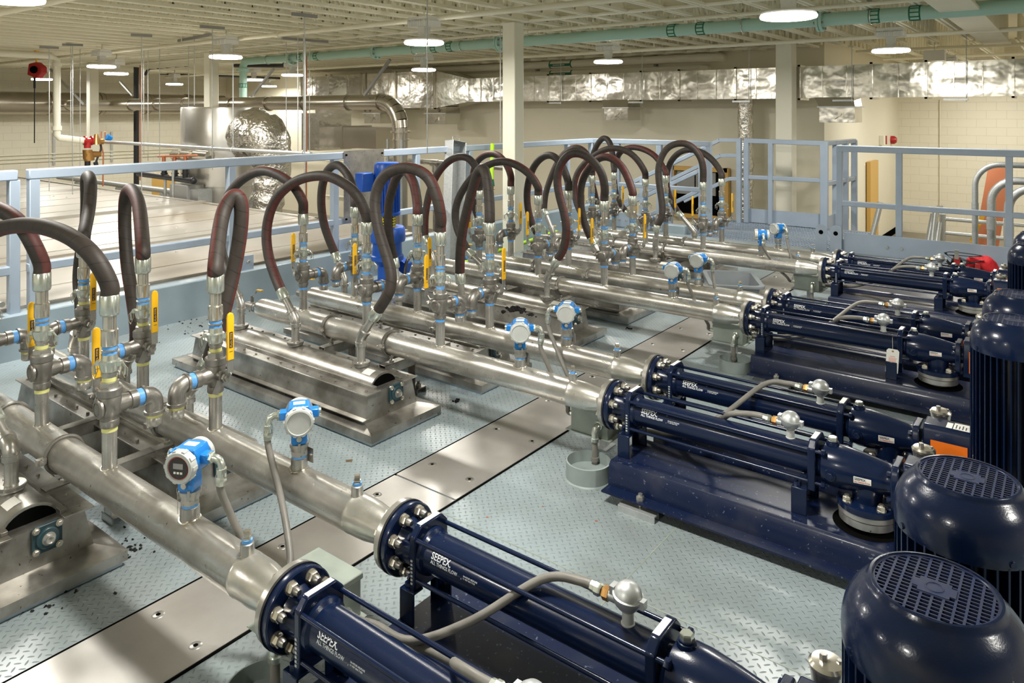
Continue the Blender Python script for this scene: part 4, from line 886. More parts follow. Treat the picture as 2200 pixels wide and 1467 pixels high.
# conduits from sensor heads to the boxes
SAG = [[(-1.10,1.325,.475),(-1.20,1.345,.455),(-1.35,1.50,.30),(-1.55,1.56,.22),(-1.74,1.50,.195)],
       [(-1.10,1.765,.482),(-1.22,1.74,.455),(-1.38,1.62,.335),(-1.55,1.545,.245),(-1.72,1.56,.21)]]
for p in range(4):
    for j in (0,1):
        i = 2*p+j; d = LY[i]-LY[j]; s_ = Vector((-1.035,LY[i]+.004,HP+.116)); bx = -1.87; by = LY[2*p]+.16+.08*j
        mid = [Vector((a,b_+(LY[2*p]-LY[0]),c_)) for a,b_,c_ in SAG[j]]
        if p: mid = [s_+Vector((-.07,0,.004)), s_+Vector((-.18,-.005 if j == 0 else -.02,-.02))]+[Vector((-1.36,LY[2*p]+.20+.02*j,.315+.02*j)), Vector((-1.56,by,.23)), Vector((-1.72,by,.20))]
        conduit([s_]+mid+[Vector((bx+.06,by,.19)), Vector((bx,by,.19))], 'grey flexible conduit from the silver sensor head of %s' % ['the nearest pump','the second pump','the third pump from the camera','the fourth pump from the camera','the tagged fifth pump','the sixth pump','the seventh pump','the farthest pump'][i], .0125)
# hanging tag on the fifth pump
tp = pix(1917,775,Y=LY[4]-.085); t = thing('paper_tag', 'white paper tag with orange print hanging on the fifth pump', 'tag', tp)
w = .070; hh = .145
tg = build('tag_card', MB().prism([(-w/2,-hh/2),(w/2,-hh/2),(w/2,hh/2-.012),(w/2-.010,hh/2),(-w/2+.010,hh/2),(-w/2,hh/2-.012)], lambda u,v,k: (tp.x+u+v*.06,tp.y+k,tp.z+v), -.0006,.0006), 'white', t)
pr_ = MB(); F = lambda x0,z0: (lambda u,v: (tp.x+x0+u+(z0+v)*.06,tp.y-.0011,tp.z+z0+v))
addtext(pr_,'WARNING',.028,.005,F(-.014,.024))
rs = random.Random(2)
for j in range(12):
    x_ = -.02
    while x_ < .018:
        w_ = rs.uniform(.003,.008); f_ = F(x_,.016-.0052*j); pr_.add([f_(0,0),f_(w_,0),f_(w_,.0022),f_(0,.0022)],[(0,1,2,3)]); x_ += w_+.0016
build('tag_print', pr_, 'otext', tg, smooth=False)
build('eyelet', MB().lathe((tp.x+.003,tp.y-.001,tp.z+hh/2-.014),(0,-1,0),[(0,.006),(.001,.0055)],16), 'brass', tg)
build('string', MB().tube([(tp.x+.003,tp.y-.002,tp.z+hh/2-.014),(tp.x+.001,tp.y+.004,tp.z+hh/2+.03),(tp.x-.01,tp.y+.06,tp.z+hh/2+.075)],.0008,5), 'white', t)
# ================================================================== LAMPS
LLAB = {0:'nearest ceiling lamp, large, in front of the right column',1:'ceiling lamp at the top, left of the middle column',2:'ceiling lamp at the left, above the foil wrapped vessel',3:'ceiling lamp above the left column',4:'ceiling lamp just right of the left column, slightly lower in view',5:'ceiling lamp behind the red fall arrester',6:'ceiling lamp at the right above the duct',7:'ceiling lamp in front of the wall pipes, right of the middle column',8:'smaller looking ceiling lamp above the round duct end',9:'ceiling lamp left of the tall rectangular duct',10:'small distant ceiling lamp between teal riser and slanted strut',11:'lowest looking distant ceiling lamp before the left wall',12:'small distant ceiling lamp between left column and dark pipe'}
def make_lamp(x, y, lab):
    t = thing('high_bay_lamp', lab, 'ceiling lamp', (x,y,LZ), 'white high bay lamps under the joists')
    build('reflector_rim', MB().lathe((x,y,LZ),(0,0,1),[(.004,.186),(.012,.20),(.030,.212),(.045,.210),(.058,.19),(.062,.10),(.066,.06),(.13,.055)],40,caps=(False,True)), 'lampwhite', t)
    build('lens', MB().lathe((x,y,LZ+.0),(0,0,1),[(0,.185),(-.006,.195),(.0,.214),(.016,.220),(.030,.213)],40,caps=(False,False)), 'glow', t)
    h = MB().box(x-.16,x+.16,y-.10,y+.10,LZ+.19,LZ+.25).box(x-.15,x+.15,y-.09,y+.09,LZ+.255,LZ+.30).box(x-.05,x+.05,y-.05,y+.05,LZ+.11,LZ+.19)
    for k in range(12): h.box(x-.155+.027*k,x-.150+.027*k,y-.107,y+.107,LZ+.19,LZ+.27)
    build('driver_housing', h, 'lampwhite', t, bevel=.006)
    build('hook', MB().tube([(x,y,LZ+.30),(x,y,LZ+.35),(x+.02,y,LZ+.37),(x,y,LZ+.40),(x,y,2.96)],.006,6), 'zinc', t)
    build('power_cord', MB().tube(spline([(x+.04,y,LZ+.30),(x+.05,y,LZ+.36),(x+.03,y+.02,LZ+.42),(x+.01,y+.03,2.97)],4),.005,6), 'lampwhite', t)
    return t
l0 = make_lamp(*LAMPS[0], LLAB[0])
for i in range(1,len(LAMPS)):
    x, y = LAMPS[i]; clone(l0, (x-LAMPS[0][0],y-LAMPS[0][1],0), LLAB.get(i,'unseen ceiling lamp, near the camera or added in the right recess for fill light'))
x, y = pix(2008,120,Z=2.75).x, pix(2008,120,Z=2.75).y
t = thing('high_bay_lamp', 'unlit looking white lamp housing partly hidden by the duct at the right', 'ceiling lamp', (x,y,2.7)); build('driver_housing', MB().box(x-.16,x+.16,y-.1,y+.1,2.66,2.84), 'lampwhite', t, bevel=.01); build('hook', MB().cyl((x,y,2.84),(x,y,2.98),.008), 'zinc', t)
# ================================================================== CEILING SERVICES
def hpipe(name, lab, cat, mat, pts, r, n=14, smoothpath=False, **k):
    o = build(name, MB().tube(pts, r, n), mat); tag(o, lab, cat, **k); return o
t = thing('process_pipe', 'long seafoam green pipe under the roof joists with a drop at its left end', 'pipe', (-7,9.02,2.87)); ty, tz, r = 9.02, 2.87, .078
build('main_run', MB().cyl((-14.0,ty,tz),(3.2,ty,tz),r,n=28), 'teal', t)
build('drop_leg', MB().tube([(-13.9,ty,tz),(-14.03,ty,tz-.0),(-14.1,ty,tz-.1),(-14.1,ty,1.9)],r,24), 'teal', t)
for xx in (-12.4,-9.95,-7.12,-2.36): 
    f = build('flange', MB().lathe((xx-.035,ty,tz),(1,0,0),[(0,.135),(.03,.138),(.032,.12),(.038,.12),(.04,.138),(.07,.135)],28), 'teal', t)
    for k in range(8): build('flange_bolt', MB().hexn((xx+.035,ty+.11*math.cos(k*PI/4+.4),tz+.11*math.sin(k*PI/4+.4)),(1,0,0),.016,.018).hexn((xx-.035,ty+.11*math.cos(k*PI/4+.4),tz+.11*math.sin(k*PI/4+.4)),(-1,0,0),.016,.018), 'greycab', f)
for xx in (-12.1,-11.6,-8.5,-8.15,-4.22,-3.82,-1.78,-1.38):
    b = MB()
    for d_ in (-.05,.05): b.lathe((xx+d_-.008,ty,tz),(1,0,0),[(0,r+.001),(.016,r+.001)],24,caps=(False,False))
    for q in range(10): b.box(xx-.05,xx+.05,ty-.006+ (r+.001)*math.cos(q*2*PI/10),ty+.006+(r+.001)*math.cos(q*2*PI/10),tz+(r+.001)*math.sin(q*2*PI/10)-.006,tz+(r+.001)*math.sin(q*2*PI/10)+.006)
    build('green_marker_band', b, 'dkgreen', t)
for zz in (2.35,2.02):
    b = MB()
    for d_ in (-.04,.04): b.lathe((-14.1,ty,zz+d_),(0,0,1),[(0,r+.001),(.014,r+.001)],24,caps=(False,False))
    for q in range(10): b.box(-14.1+(r+.001)*math.cos(q*PI/5)-.006,-14.1+(r+.001)*math.cos(q*PI/5)+.006,ty+(r+.001)*math.sin(q*PI/5)-.006,ty+(r+.001)*math.sin(q*PI/5)+.006,zz-.04,zz+.05)
    build('green_marker_band', b, 'dkgreen', t)
build('drop_flange', MB().lathe((-14.1,ty,2.66),(0,0,1),[(0,.13),(.06,.13)],28), 'teal', t)
for k_, xx in enumerate((-13.2,-9.0,-7.9,-3.28,-1.82)):
    t = thing('pipe_hanger', 'grey strut and clevis hanger holding the seafoam pipe, %s from the left' % ORD[k_], 'hanger', (xx,ty,2.95))
    build('strut_channel', MB().box(xx-.02,xx+.02,ty-.28,ty+.1,2.985,3.03), 'greycab', t); build('rod', MB().cyl((xx,ty,2.93),(xx,ty,3.08),.007), 'greycab', t)
    build('clevis', MB().tube([(xx,ty+.088*math.cos(2*PI*k/20),tz+.088*math.sin(2*PI*k/20)) for k in range(21)],.008,6).box(xx-.012,xx+.012,ty-.02,ty+.02,2.94,2.99), 'zinc', t)
# sprinkler lines
SPR = [((-21.5,5.92),(3.2,6.05),2.84,.03,'cream sprinkler pipe running over the left lamps'),((-9.3,2.9),(3.0,2.95),2.84,.032,'cream sprinkler pipe crossing the top left corner'),((-22,8.4),(-.5,8.4),2.93,.022,'thin cream sprinkler pipe between the joists and the seafoam pipe'),
       ((-22,11.45),(3.2,11.45),2.86,.03,'cream sprinkler pipe behind the seafoam pipe'),((-12,13.5),(-3.7,13.5),2.98,.03,'cream sprinkler pipe along the top of the back wall'),((-3.2,14.6),(3,14.6),2.9,.03,'cream sprinkler pipe over the recess at the right'),((-3.2,17),(3,17),2.9,.03,'cream sprinkler pipe deep in the recess at the right')]
for (a,b_,z,r,lab) in SPR:
    t = thing('sprinkler_pipe', lab, 'pipe', (a[0],a[1],z)); build('pipe', MB().cyl((a[0],a[1],z),(b_[0],b_[1],z),r,n=14), 'cream', t)
    x = a[0]+1.3
    while x < b_[0]: 
        yy = a[1]+(b_[1]-a[1])*(x-a[0])/(b_[0]-a[0]); build('coupling', MB().cyl((x,yy,z),(x+.08,yy,z),r+.01,n=14).cyl((x+.5,yy,z),(x+.5,yy,3.3),.008,n=6), 'cream', t); x += 2.9
# white down pipe at the left with valve assembly
t = thing('water_riser', 'white pipe dropping from the ceiling at the left and turning to a valve set', 'pipe', (-16.5,5.6,1.4))
W0 = pix(122,124,Z=2.8); X_ = W0.x
e1 = pix(122,296,X=X_); e2 = pix(186,303,X=X_)
build('pipe', MB().tube([(X_+.0,W0.y-3.2,2.83),(X_,W0.y-.1,2.83),(X_,W0.y,2.76),(X_,W0.y,e1.z+.05),(X_,W0.y+.04,e1.z),(X_,e2.y,e2.z)],.062,16), 'column', t)
build('grooved_coupling', MB().cyl((X_,W0.y,e1.z+.14),(X_,W0.y,e1.z+.22),.082).cyl((X_,W0.y,2.64),(X_,W0.y,2.70),.082), 'column', t)
PP = lambda px,py: pix(px,py,X=X_)
t = thing('valve_set', 'red and brass backflow valve set in front of the left column', 'valve', PP(195,320))
build('red_tee', MB().cyl(PP(178,303),PP(200,303),.065).cyl(PP(188,300),PP(188,318),.06).cyl(PP(181,302),PP(184,302),.09).cyl(PP(195,302),PP(198,302),.09), 'red', t)
build('brass_body', MB().cyl(PP(188,322),PP(188,342),.085,.075).cyl(PP(182,332),PP(216,331),.075,.05).cyl(PP(190,328),PP(192,345),.09), 'brass', t, label='round brass valve body')
build('brass_regulator', MB().cyl(PP(207,288),PP(207,310),.03,.09).cyl(PP(200,303),PP(222,304),.055), 'brass', t)
build('lower_union', MB().cyl(PP(188,345),PP(188,356),.05).cyl(PP(205,348),PP(207,356),.04), 'blackpipe', t)
build('blue_gauge', MB().cyl(PP(229,294),PP(238,299),.06).cyl(PP(232,300),PP(232,306),.02), 'tblue', t)
build('copper_line', MB().tube([PP(217,300),PP(218,283),PP(226,283),PP(226,295)],.012,8).tube([PP(216,306),PP(222,330),PP(221,400)],.014,8), 'copper', t)
build('black_hose', MB().tube(spline([PP(214,303),PP(217,320),PP(210,338),PP(205,352)],5),.02,8), 'blackpipe', t)
a, b_ = pix(225,305,X=X_), pix(668,331,Y=6.3)
t = thing('steel_line', 'thin galvanized pipe running right from the brass valve set', 'pipe', a); build('pipe', MB().cyl(a,b_,.03,n=14), 'galv', t)
for px in (456,500,652): 
    q = a.lerp(b_, 0); 
    # point on the line at this pixel
    for s_ in range(400):
        q = a.lerp(b_, s_/400.); D_ = (-sn*q.x+cs*q.y); 
        if 1100+1584.6*(cs*q.x+sn*q.y)/D_ > px: break
    build('hanger_rod', MB().cyl(q,(q.x,q.y,3.0),.008,n=6).tube([(q.x,q.y+.04*math.cos(k*PI/6),q.z+.04*math.sin(k*PI/6)) for k in range(13)],.007,5), 'galv', t)
# ceiling strut pieces with threaded rods
ST = [((281,75),(327,77),'far'),((430,57),(482,61),''),((628,30),(680,36),''),((85,101),(126,103),''),((134,96),(178,97),''),((384,88),(454,74),''),((606,82),(704,90),''),((1070,62),(1092,66),''),((735,100),(778,99),''),((816,106),(846,100),''),((530,112),(560,110),'')]
for k_, (p, q, _) in enumerate(ST[:7]):
    a, b_ = pix(*p,Z=2.93), pix(*q,Z=2.93); m_ = (a+b_)/2
    t = thing('ceiling_strut', 'short grey ceiling strut with hanging rod, near %s' % ['the left of the dark riser','the lamp above the vessel','the top centre left','the far left','the white down pipe','the dark horizontal pipe','the slanted brace'][k_], 'strut', m_)
    build('channel', MB().bar(a,b_,.041,.041), 'greycab', t); build('rod', MB().cyl((m_.x,m_.y,m_.z),(m_.x,m_.y,[.4,1.02,.9,.4,.4,1.9,1.0][k_]),.007,n=6), 'galv', t)
RODS = [(172,105,360),(309,100,330),(343,95,345),(152,100,290),(318,105,345),(405,98,345),(615,90,320),(640,80,330),(665,95,330),(1075,-10,320),(918,4,330)]
for k_, (px, p0, p1) in enumerate(RODS):
    a = pix(px, p0, Z=2.95) if p0 > 0 else pix(px,20,Y=8.0); D_ = -sn*a.x+cs*a.y; zb = 1.8-(p1-240)*D_/1584.6
    o = build('hanging_rod', MB().cyl((a.x,a.y,2.97),(a.x,a.y,max(zb,.4)),.0065,n=6), 'galv'); tag(o, 'thin rod hanging from the joists, %s' % ['far left beside the fall arrester rope','just right of the dark riser','between riser and left vessel edge','in front of the left wall','right of the dark riser top','left of the vessel','right of the vessel','over the foil elbow','left of the return duct','in front of the middle column','below the upper middle lamp'][k_], 'hanging rod')
# dark riser and branch
Yd = 9.3
t = thing('black_pipe', 'black plastic pipe rising at the left and turning right under the joists', 'pipe', pix(293,345,Y=Yd))
X0 = pix(293,240,Y=Yd).x
build('riser', MB().tube([(X0,Yd,-.3),(X0,Yd,pix(293,135,Y=Yd).z-.1),(X0+.08,Yd,pix(293,126,Y=Yd).z),(pix(445,131,Y=Yd).x,Yd,pix(293,126,Y=Yd).z-.0)],.065,16), 'blackpipe', t)
build('riser_elbow', MB().sphere((X0+.02,Yd,pix(293,128,Y=Yd).z),.085), 'blackpipe', t)
for zz in (2.12,1.9): build('teal_marker', MB().lathe((X0,Yd,zz),(0,0,1),[(0,.067),(.02,.067)],16,caps=(False,False)), 'teal', t)
t = thing('black_pipe', 'black horizontal pipe branch ending in an elbow left of the slanted brace', 'pipe', pix(560,137,Y=9.6)); build('run', MB().tube([pix(505,141,Y=9.6),pix(610,141,Y=9.6),pix(612,133,Y=9.6)],.045,12), 'blackpipe', t); build('copper_trace', MB().cyl(pix(505,144,Y=9.6),pix(612,144,Y=9.6),.014), 'copper', t)
hpipe('black_pipe','thin black pipe crossing behind the lamps towards the right','pipe','blackpipe',[pix(254,155,Y=11.5),pix(600,168,Y=11.5)],.03)
hpipe('black_pipe','short bent black pipe right of the dark riser','pipe','blackpipe',[pix(312,160,Y=10),pix(320,147,Y=10),pix(405,140,Y=10)],.04)
for k_, px in enumerate((301,658)):
    a = pix(px,140 if k_ == 0 else 120,Y=8.4); hpipe('copper_tube', 'thin copper tube hanging %s' % ('beside the dark riser','left of the return duct')[k_], 'pipe', 'copper', [(a.x,a.y,a.z),(a.x,a.y,.2)], .014, 8)
for k_, (p,q) in enumerate((((100,140),(180,224)),((258,175),(285,205)),((588,148),(540,208)),((838,128),(783,205)))):
    yy = 8.2; o = build('slanted_brace', MB().bar(pix(*p,Y=yy),pix(*q,Y=yy),.041,.041), 'galv' if k_ < 3 else 'greycab'); tag(o, 'slanted strut brace running down to the round duct, %s from the left' % ORD[k_], 'brace')
# fall arrester
a = pix(78,150,Z=2.6); t = thing('fall_arrester', 'red fall arrester block hanging from a yellow sling at the far left', 'fall arrester', a)
b = MB().prism([(-.13,-.10),(.06,-.17),(.17,-.05),(.16,.06),(.04,.15),(-.10,.12)], lambda u,v,w: (a.x+u*.75,a.y+u*.6+w,a.z+v), -.05,.05); build('red_housing', b, 'red', t, bevel=.02)
build('hub_cap', MB().lathe((a.x+.03,a.y-.05,a.z),(.55,-.83,0),[(0,.07),(.03,.065)],20), 'dark', t)
build('yellow_sling', MB().bar((a.x-.05,a.y,2.99),(a.x,a.y,a.z+.22),.05,.012).bar((a.x+.08,a.y,2.99),(a.x,a.y,a.z+.22),.05,.012).cyl((a.x,a.y,a.z+.12),(a.x,a.y,a.z+.22),.015), 'yellow', t)
build('rope', MB().cyl((a.x-.08,a.y,a.z-.12),(a.x-.09,a.y,1.2),.01,n=6).cyl((a.x-.08,a.y,a.z-.35),(a.x-.08,a.y,a.z-.1),.02), 'blackcloth', t)
# ================================================================== DUCTS
t = thing('round_duct', 'large round steel duct low along the left wall', 'duct', (-22.2,7,2.0))
build('duct', MB().cyl((-22.25,-1,2.03),(-22.25,13.5,2.03),.30,n=36), 'rduct', t)
for yy in (4.6,6.2,8.3,9.6,10.9,12.2): build('duct_flange', MB().lathe((-22.25,yy,2.03),(0,1,0),[(0,.33),(.05,.33)],36).lathe((-22.25,yy+.12,2.03),(0,1,0),[(0,.31),(.02,.31)],36), 'rduct', t)
t = thing('round_duct', 'round steel duct crossing the left half and bending down with a segmented elbow', 'duct', (-14,8.35,1.95))
yd, zd, rd = 8.35, 1.96, .128
build('straight_run', MB().cyl((-21.6,yd,zd),(-9.05,yd,zd),rd,n=36), 'rduct', t)
for xx in (-21,-19.6,-17.6,-16.4,-15.2,-14.2,-13.4,-12.2,-11.1,-9.9,-9.1): build('duct_ring', MB().lathe((xx,yd,zd),(1,0,0),[(0,rd+.022),(.03,rd+.022)],36).lathe((xx+.07,yd,zd),(1,0,0),[(0,rd+.006),(.012,rd+.006)],36), 'rduct', t)
pe = [Vector((-9.06+.42*math.sin(q*PI/2/6),yd,zd-.42+.42*math.cos(q*PI/2/6))) for q in range(7)]
eb = MB()
for a, b_ in zip(pe,pe[1:]): eb.cyl(a-(b_-a)*.06,b_+(b_-a)*.06,rd+.003,n=30)
build('segmented_elbow', eb, 'rduct', t); 
build('down_leg', MB().cyl((-8.64,yd,zd-.42),(-8.64,yd,-1.2),rd-.01,n=30), 'rduct', t)
build('leg_flange', MB().lathe((-8.64,yd,zd-.50),(0,0,1),[(0,rd+.03),(.03,rd+.03)],30).lathe((-8.64,yd,zd-.62),(0,0,1),[(0,rd+.02),(.02,rd+.02)],30), 'rduct', t)
build('leg_brackets', MB().box(-8.80,-8.77,yd-.15,yd-.12,-1.2,zd-.6).box(-8.50,-8.47,yd-.15,yd-.12,-1.2,zd-.6), 'galv', t)
# rectangular supply duct
t = thing('rectangular_duct', 'long bright sheet metal supply duct along the back wall', 'duct', (-6,13.3,2.05))
Dz0, Dz1, Dy0, Dy1 = 2.03, 2.57, 13.0, 13.5
secs = [-11.2,-8.95,-7.9,-6.75,-5.95,-4.86,-3.75,-2.62,-1.84,-.72,.5,1.8,3.2]
for a, b_ in zip(secs,secs[1:]):
    nx, nz = 14, 8; d = MB(); rs = random.Random(int(a*100)); ph = [rs.uniform(0,6) for _ in range(4)]
    vs = []; 
    for iz in range(nz+1):
        for ix in range(nx+1):
            u, v = ix/nx, iz/nz; bul = .010*math.sin(PI*u)*math.sin(PI*v)*(math.sin(2.2*PI*u+ph[0])+.7*math.sin(3.3*PI*v+ph[1])+.5*math.sin(5*PI*u+ph[2]+2*v))
            vs.append((a+(b_-a)*u, Dy0-bul, Dz0+(Dz1-Dz0)*v))
    d.add(vs,[(iz*(nx+1)+ix,iz*(nx+1)+ix+1,(iz+1)*(nx+1)+ix+1,(iz+1)*(nx+1)+ix) for iz in range(nz) for ix in range(nx)])
    d.add([(a,Dy0,Dz0),(b_,Dy0,Dz0),(b_,Dy1,Dz0),(a,Dy1,Dz0),(a,Dy0,Dz1),(b_,Dy0,Dz1),(b_,Dy1,Dz1),(a,Dy1,Dz1)],[(0,3,2,1),(4,5,6,7),(2,3,7,6),(0,4,7,3),(1,2,6,5)])
    S_ = build('duct_section', d, 'duct', t)
    build('section_joint', MB().box(b_-.018,b_+.018,Dy0-.03,Dy1+.02,Dz0-.03,Dz0).box(b_-.018,b_+.018,Dy0-.03,Dy1+.02,Dz1,Dz1+.03).box(b_-.018,b_+.018,Dy0-.03,Dy0+.0,Dz0-.03,Dz1+.03), 'duct', S_)
    n = max(1,int((b_-a)/.42)); rb = MB()
    for k in range(1,n+1): 
        xx = a+(b_-a)*k/(n+1); rb.box(xx-.006,xx+.006,Dy0-.016,Dy0,Dz0,Dz1)
    build('cross_rib', rb, 'duct', S_)
for xx in (-8.6,-6.7,-4.6,-2.9,-1.3): build('trapeze', MB().box(xx-.3,xx+.02,Dy0-.06,Dy0-.02,Dz0-.06,Dz0-.03).cyl((xx,Dy0-.05,Dz0-.08),(xx,Dy0-.05,3.0),.006,n=6), 'galv', t)
t = thing('rectangular_duct', 'taller sheet metal duct at the centre left with a tapered end', 'duct', (-15,13.2,2.0))
b = MB().box(-17.4,-12.15,12.9,13.7,1.89,2.78); b2 = MB().add([(-12.15,12.9,1.89),(-12.15,13.7,1.89),(-12.15,13.7,2.78),(-12.15,12.9,2.78),(-11.2,13.0,2.03),(-11.2,13.5,2.03),(-11.2,13.5,2.57),(-11.2,13.0,2.57)],[(0,4,7,3),(1,2,6,5),(0,1,5,4),(3,7,6,2)])
build('duct_box', b, 'duct', t); build('taper', b2, 'duct', t, smooth=False)
for xx in (-17.3,-16.2,-16.0,-14.8,-14.6,-13.5,-12.15): build('section_joint', MB().box(xx-.02,xx+.02,12.86,13.72,1.86,1.89).box(xx-.02,xx+.02,12.86,12.9,1.86,2.81), 'rduct', t)
for k in range(14): build('cross_rib', MB().box(-17.2+.38*k-.006,-17.2+.38*k+.006,12.886,12.9,1.89,2.78), 'duct', t) if k % 2 else None
# grille boxes below the ducts
for k_, (xa, xb, z0, z1, lab) in enumerate(((-7.53,-7.0,1.63,2.0,'under the supply duct left of the foil pipe'),(-3.40,-2.85,1.62,2.0,'under the supply duct right of the near column'),(-12.5,-11.85,1.5,1.88,'right of the segmented duct elbow'),(-14.7,-14.1,1.5,1.88,'behind the round duct, left of the elbow'))):
    t = thing('damper_box', 'small damper box with lever, '+lab, 'duct outlet', ((xa+xb)/2,13.1,z0))
    build('box', MB().box(xa,xb,12.92,13.45,z0,z1-.12), 'duct', t); build('neck', MB().add([(xa-.0,12.92,z1-.12),(xb,12.92,z1-.12),(xb,13.45,z1-.12),(xa,13.45,z1-.12),(xa-.1,12.98,z1+.04),(xb-.03,12.98,z1+.04),(xb-.03,13.45,z1+.04),(xa-.1,13.45,z1+.04)],[(0,1,5,4),(1,2,6,5),(2,3,7,6),(3,0,4,7)]), 'duct', t, smooth=False)
    build('flange', MB().box(xa-.03,xb+.03,12.89,13.48,z1-.13,z1-.11), 'galv', t)
    xm = (xa+xb)/2+.05; build('damper_lever', MB().box(xm-.03,xm+.06,12.905,12.92,z0+.09,z0+.18).bar((xm+.03,12.89,z0+.15),(xm-.09,12.89,z0+.06),.02,.008,up=(0,1,0)).cyl((xm,12.92,z0+.13),(xm,12.88,z0+.13),.02), 'bright', t)
# return duct block, left centre
t = thing('rectangular_duct', 'boxy metal return duct hanging left of the segmented elbow', 'duct', pix(700,280,Y=10.5))
A_ = pix(648,322,Y=10.3); B_ = pix(686,322,Y=10.3); Cc = pix(778,316,Y=11.5)
build('duct_box', MB().box(A_.x,B_.x,10.3,11.2,A_.z,pix(648,243,Y=10.3).z), 'duct', t); build('side_run', MB().box(B_.x,B_.x+1.6,10.5,11.3,A_.z+.08,A_.z+.52).box(B_.x+.5,B_.x+.55,10.47,11.33,A_.z+.05,A_.z+.55), 'rduct', t)
build('upper_duct', MB().box(A_.x+.1,B_.x-.05,10.6,11.1,pix(648,243,Y=10.3).z,2.6), 'duct', t)
# wall pipes
for k_, (z, r, xr, lab) in enumerate(((2.86,.085,-5.55,'upper of the two thick white pipes on the back wall'),(2.66,.065,-5.85,'lower of the two thick white pipes on the back wall'))):
    t = thing('wall_pipe', lab, 'pipe', (-9,13.8,z)); build('pipe', MB().tube([(-14.5,13.78,z),(xr,13.78,z),(xr+.06,13.84,z),(xr+.06,14.02,z)],r,20), 'column', t)
    g_ = MB().cyl((-9.42,13.78,z),(-9.39,13.78,z),r+.003,n=20).cyl((-8.86,13.78,z),(-8.83,13.78,z),r+.003,n=20).box(-9.42,-8.83,13.775-r-.003,13.79-r,z-.05,z+.01); build('green_marker', g_, 'dkgreen', t)
    mk = MB()
    for j in range(9): mk.box(-9.30+.035*j,-9.275+.035*j,13.775-r-.006,13.78-r,z-.03,z-.01)
    mk.sphere((-8.93 if k_ == 0 else -9.35,13.78-r,z-.02),.03,10,6,(1.2,.2,.6)); build('marker_dashes', mk, 'ltext', t, smooth=False)
for k_, xx in enumerate((-9.9,-6.9)): 
    o = build('pipe_bracket', MB().box(xx-.03,xx+.03,13.9,13.99,2.5,2.97), 'greycab'); tag(o, 'dark wall bracket behind the white pipes, %s' % ('left one','right one')[k_], 'bracket')
# foil wrapped vertical pipe
def crumple(mb, amp, seed=3):
    rs = random.Random(seed)
    for v in mb.v: v += Vector((rs.uniform(-amp,amp),rs.uniform(-amp,amp),rs.uniform(-amp,amp)))
    return mb
F_ = pix(1602,217,Y=13.5); o = build('foil_pipe', crumple(MB().tube([(F_.x,13.5,2.06-.09*k) for k in range(36)],[.135+.008*math.sin(k*1.9) for k in range(36)],18),.012), 'foil'); tag(o, 'vertical foil wrapped pipe behind the landing rail', 'insulated pipe')
# vessel and foil elbow
vc = pix(479,237,X=-11.3); 
D_ = 13.2; vx, vy = -sn*D_+cs*((478-1100)/1584.6*D_), cs*D_+sn*((478-1100)/1584.6*D_)
t = thing('insulated_vessel', 'big aluminium jacketed vessel at the left centre', 'tank', (vx,vy,-1.25))
build('jacket', MB().lathe((vx,vy,.05),(0,0,1),[(-1.3,.69),(0,.69),(.45,.69),(.455,.697),(.47,.697),(.475,.69),(1.10,.69),(1.105,.697),(1.12,.697),(1.125,.69),(1.80,.69),(1.83,.68)],64), 'jacket', t)
pts = [pix(520,312,X=vx+.4), pix(545,286,X=vx+.8), pix(570,300,X=vx+1.1), pix(585,355,X=vx+1.2), pix(577,410,X=vx+1.2), pix(568,470,X=vx+1.2)]
P = spline(pts,7); n = len(P)
o = build('foil_elbow', crumple(MB().tube(P,[.42-.14*min(1,max(0,(i-n*.35)/(n*.35)))+.015*math.sin(i*1.7) for i in range(n)],30),.012), 'foil', t, label='crumpled silver foil wrapped elbow')
# small gear near the vessel
hx = pix(400,332,Y=7.9).x
t = thing('cylinder_filters', 'row of three short bright cylinders left of the vessel', 'filter', (hx,7.9,.6))
for k_, px in enumerate((382,403,430)): 
    q = pix(px,333,Y=6.5); build('canister', MB().lathe((q.x,q.y,q.z),(.9,.0,0),[(-.12,.0),(-.12,.085),(-.10,.085),(.16 if k_ < 2 else .3,.085),(.18 if k_ < 2 else .32,.0)],24), 'bright', t)
build('copper_manifold', MB().cyl(pix(340,336,Y=6.42),pix(425,334,Y=6.42),.018).cyl(pix(352,336,Y=6.42),pix(352,350,Y=6.42),.03).cyl(pix(375,336,Y=6.42),pix(375,350,Y=6.42),.03).cyl(pix(398,336,Y=6.42),pix(398,350,Y=6.42),.03), 'copper', t)
q = pix(372,336,Y=6.45); build('support_post', MB().cyl((q.x,6.45,-1.25),(q.x,6.45,q.z),.022), 'galv', t)
t = thing('valve_manifold', 'dark grey plastic manifold with three stubs seen through the left railing', 'pipe manifold', pix(350,378,Y=6.5))
build('header', MB().tube([pix(298,368,Y=6.5),pix(298,373,Y=6.5),pix(414,388,Y=6.5)],.05,14).sphere(pix(415,388,Y=6.5),.062), 'blackpipe', t)
for px in (353,376,398): build('stub', MB().cyl(pix(px,362,Y=6.5),pix(px,381,Y=6.5),.045).cyl(pix(px,371,Y=6.5),pix(px,374,Y=6.5),.06), 'blackpipe', t)
q = pix(355,378,Y=6.5); build('support_post', MB().cyl((q.x,6.5,-1.25),(q.x,6.5,q.z),.025), 'galv', t)
t = thing('supply_header', 'long pale pipe header with stubs lying behind the tank cover edge', 'pipe', pix(250,390,Y=7.75))
build('header', MB().cyl(pix(125,380,Y=7.45),pix(374,412,Y=7.30),.055), 'galv', t)
for px in (166,254,262,350,362): 
    k = (px-125)/249; q = pix(px,380+32*k,Y=7.45-.15*k); build('stub', MB().cyl(q,(q.x,q.y,q.z-.22),.045).cyl((q.x,q.y,q.z-.12),(q.x,q.y,q.z-.06),.06), 'galv', t)
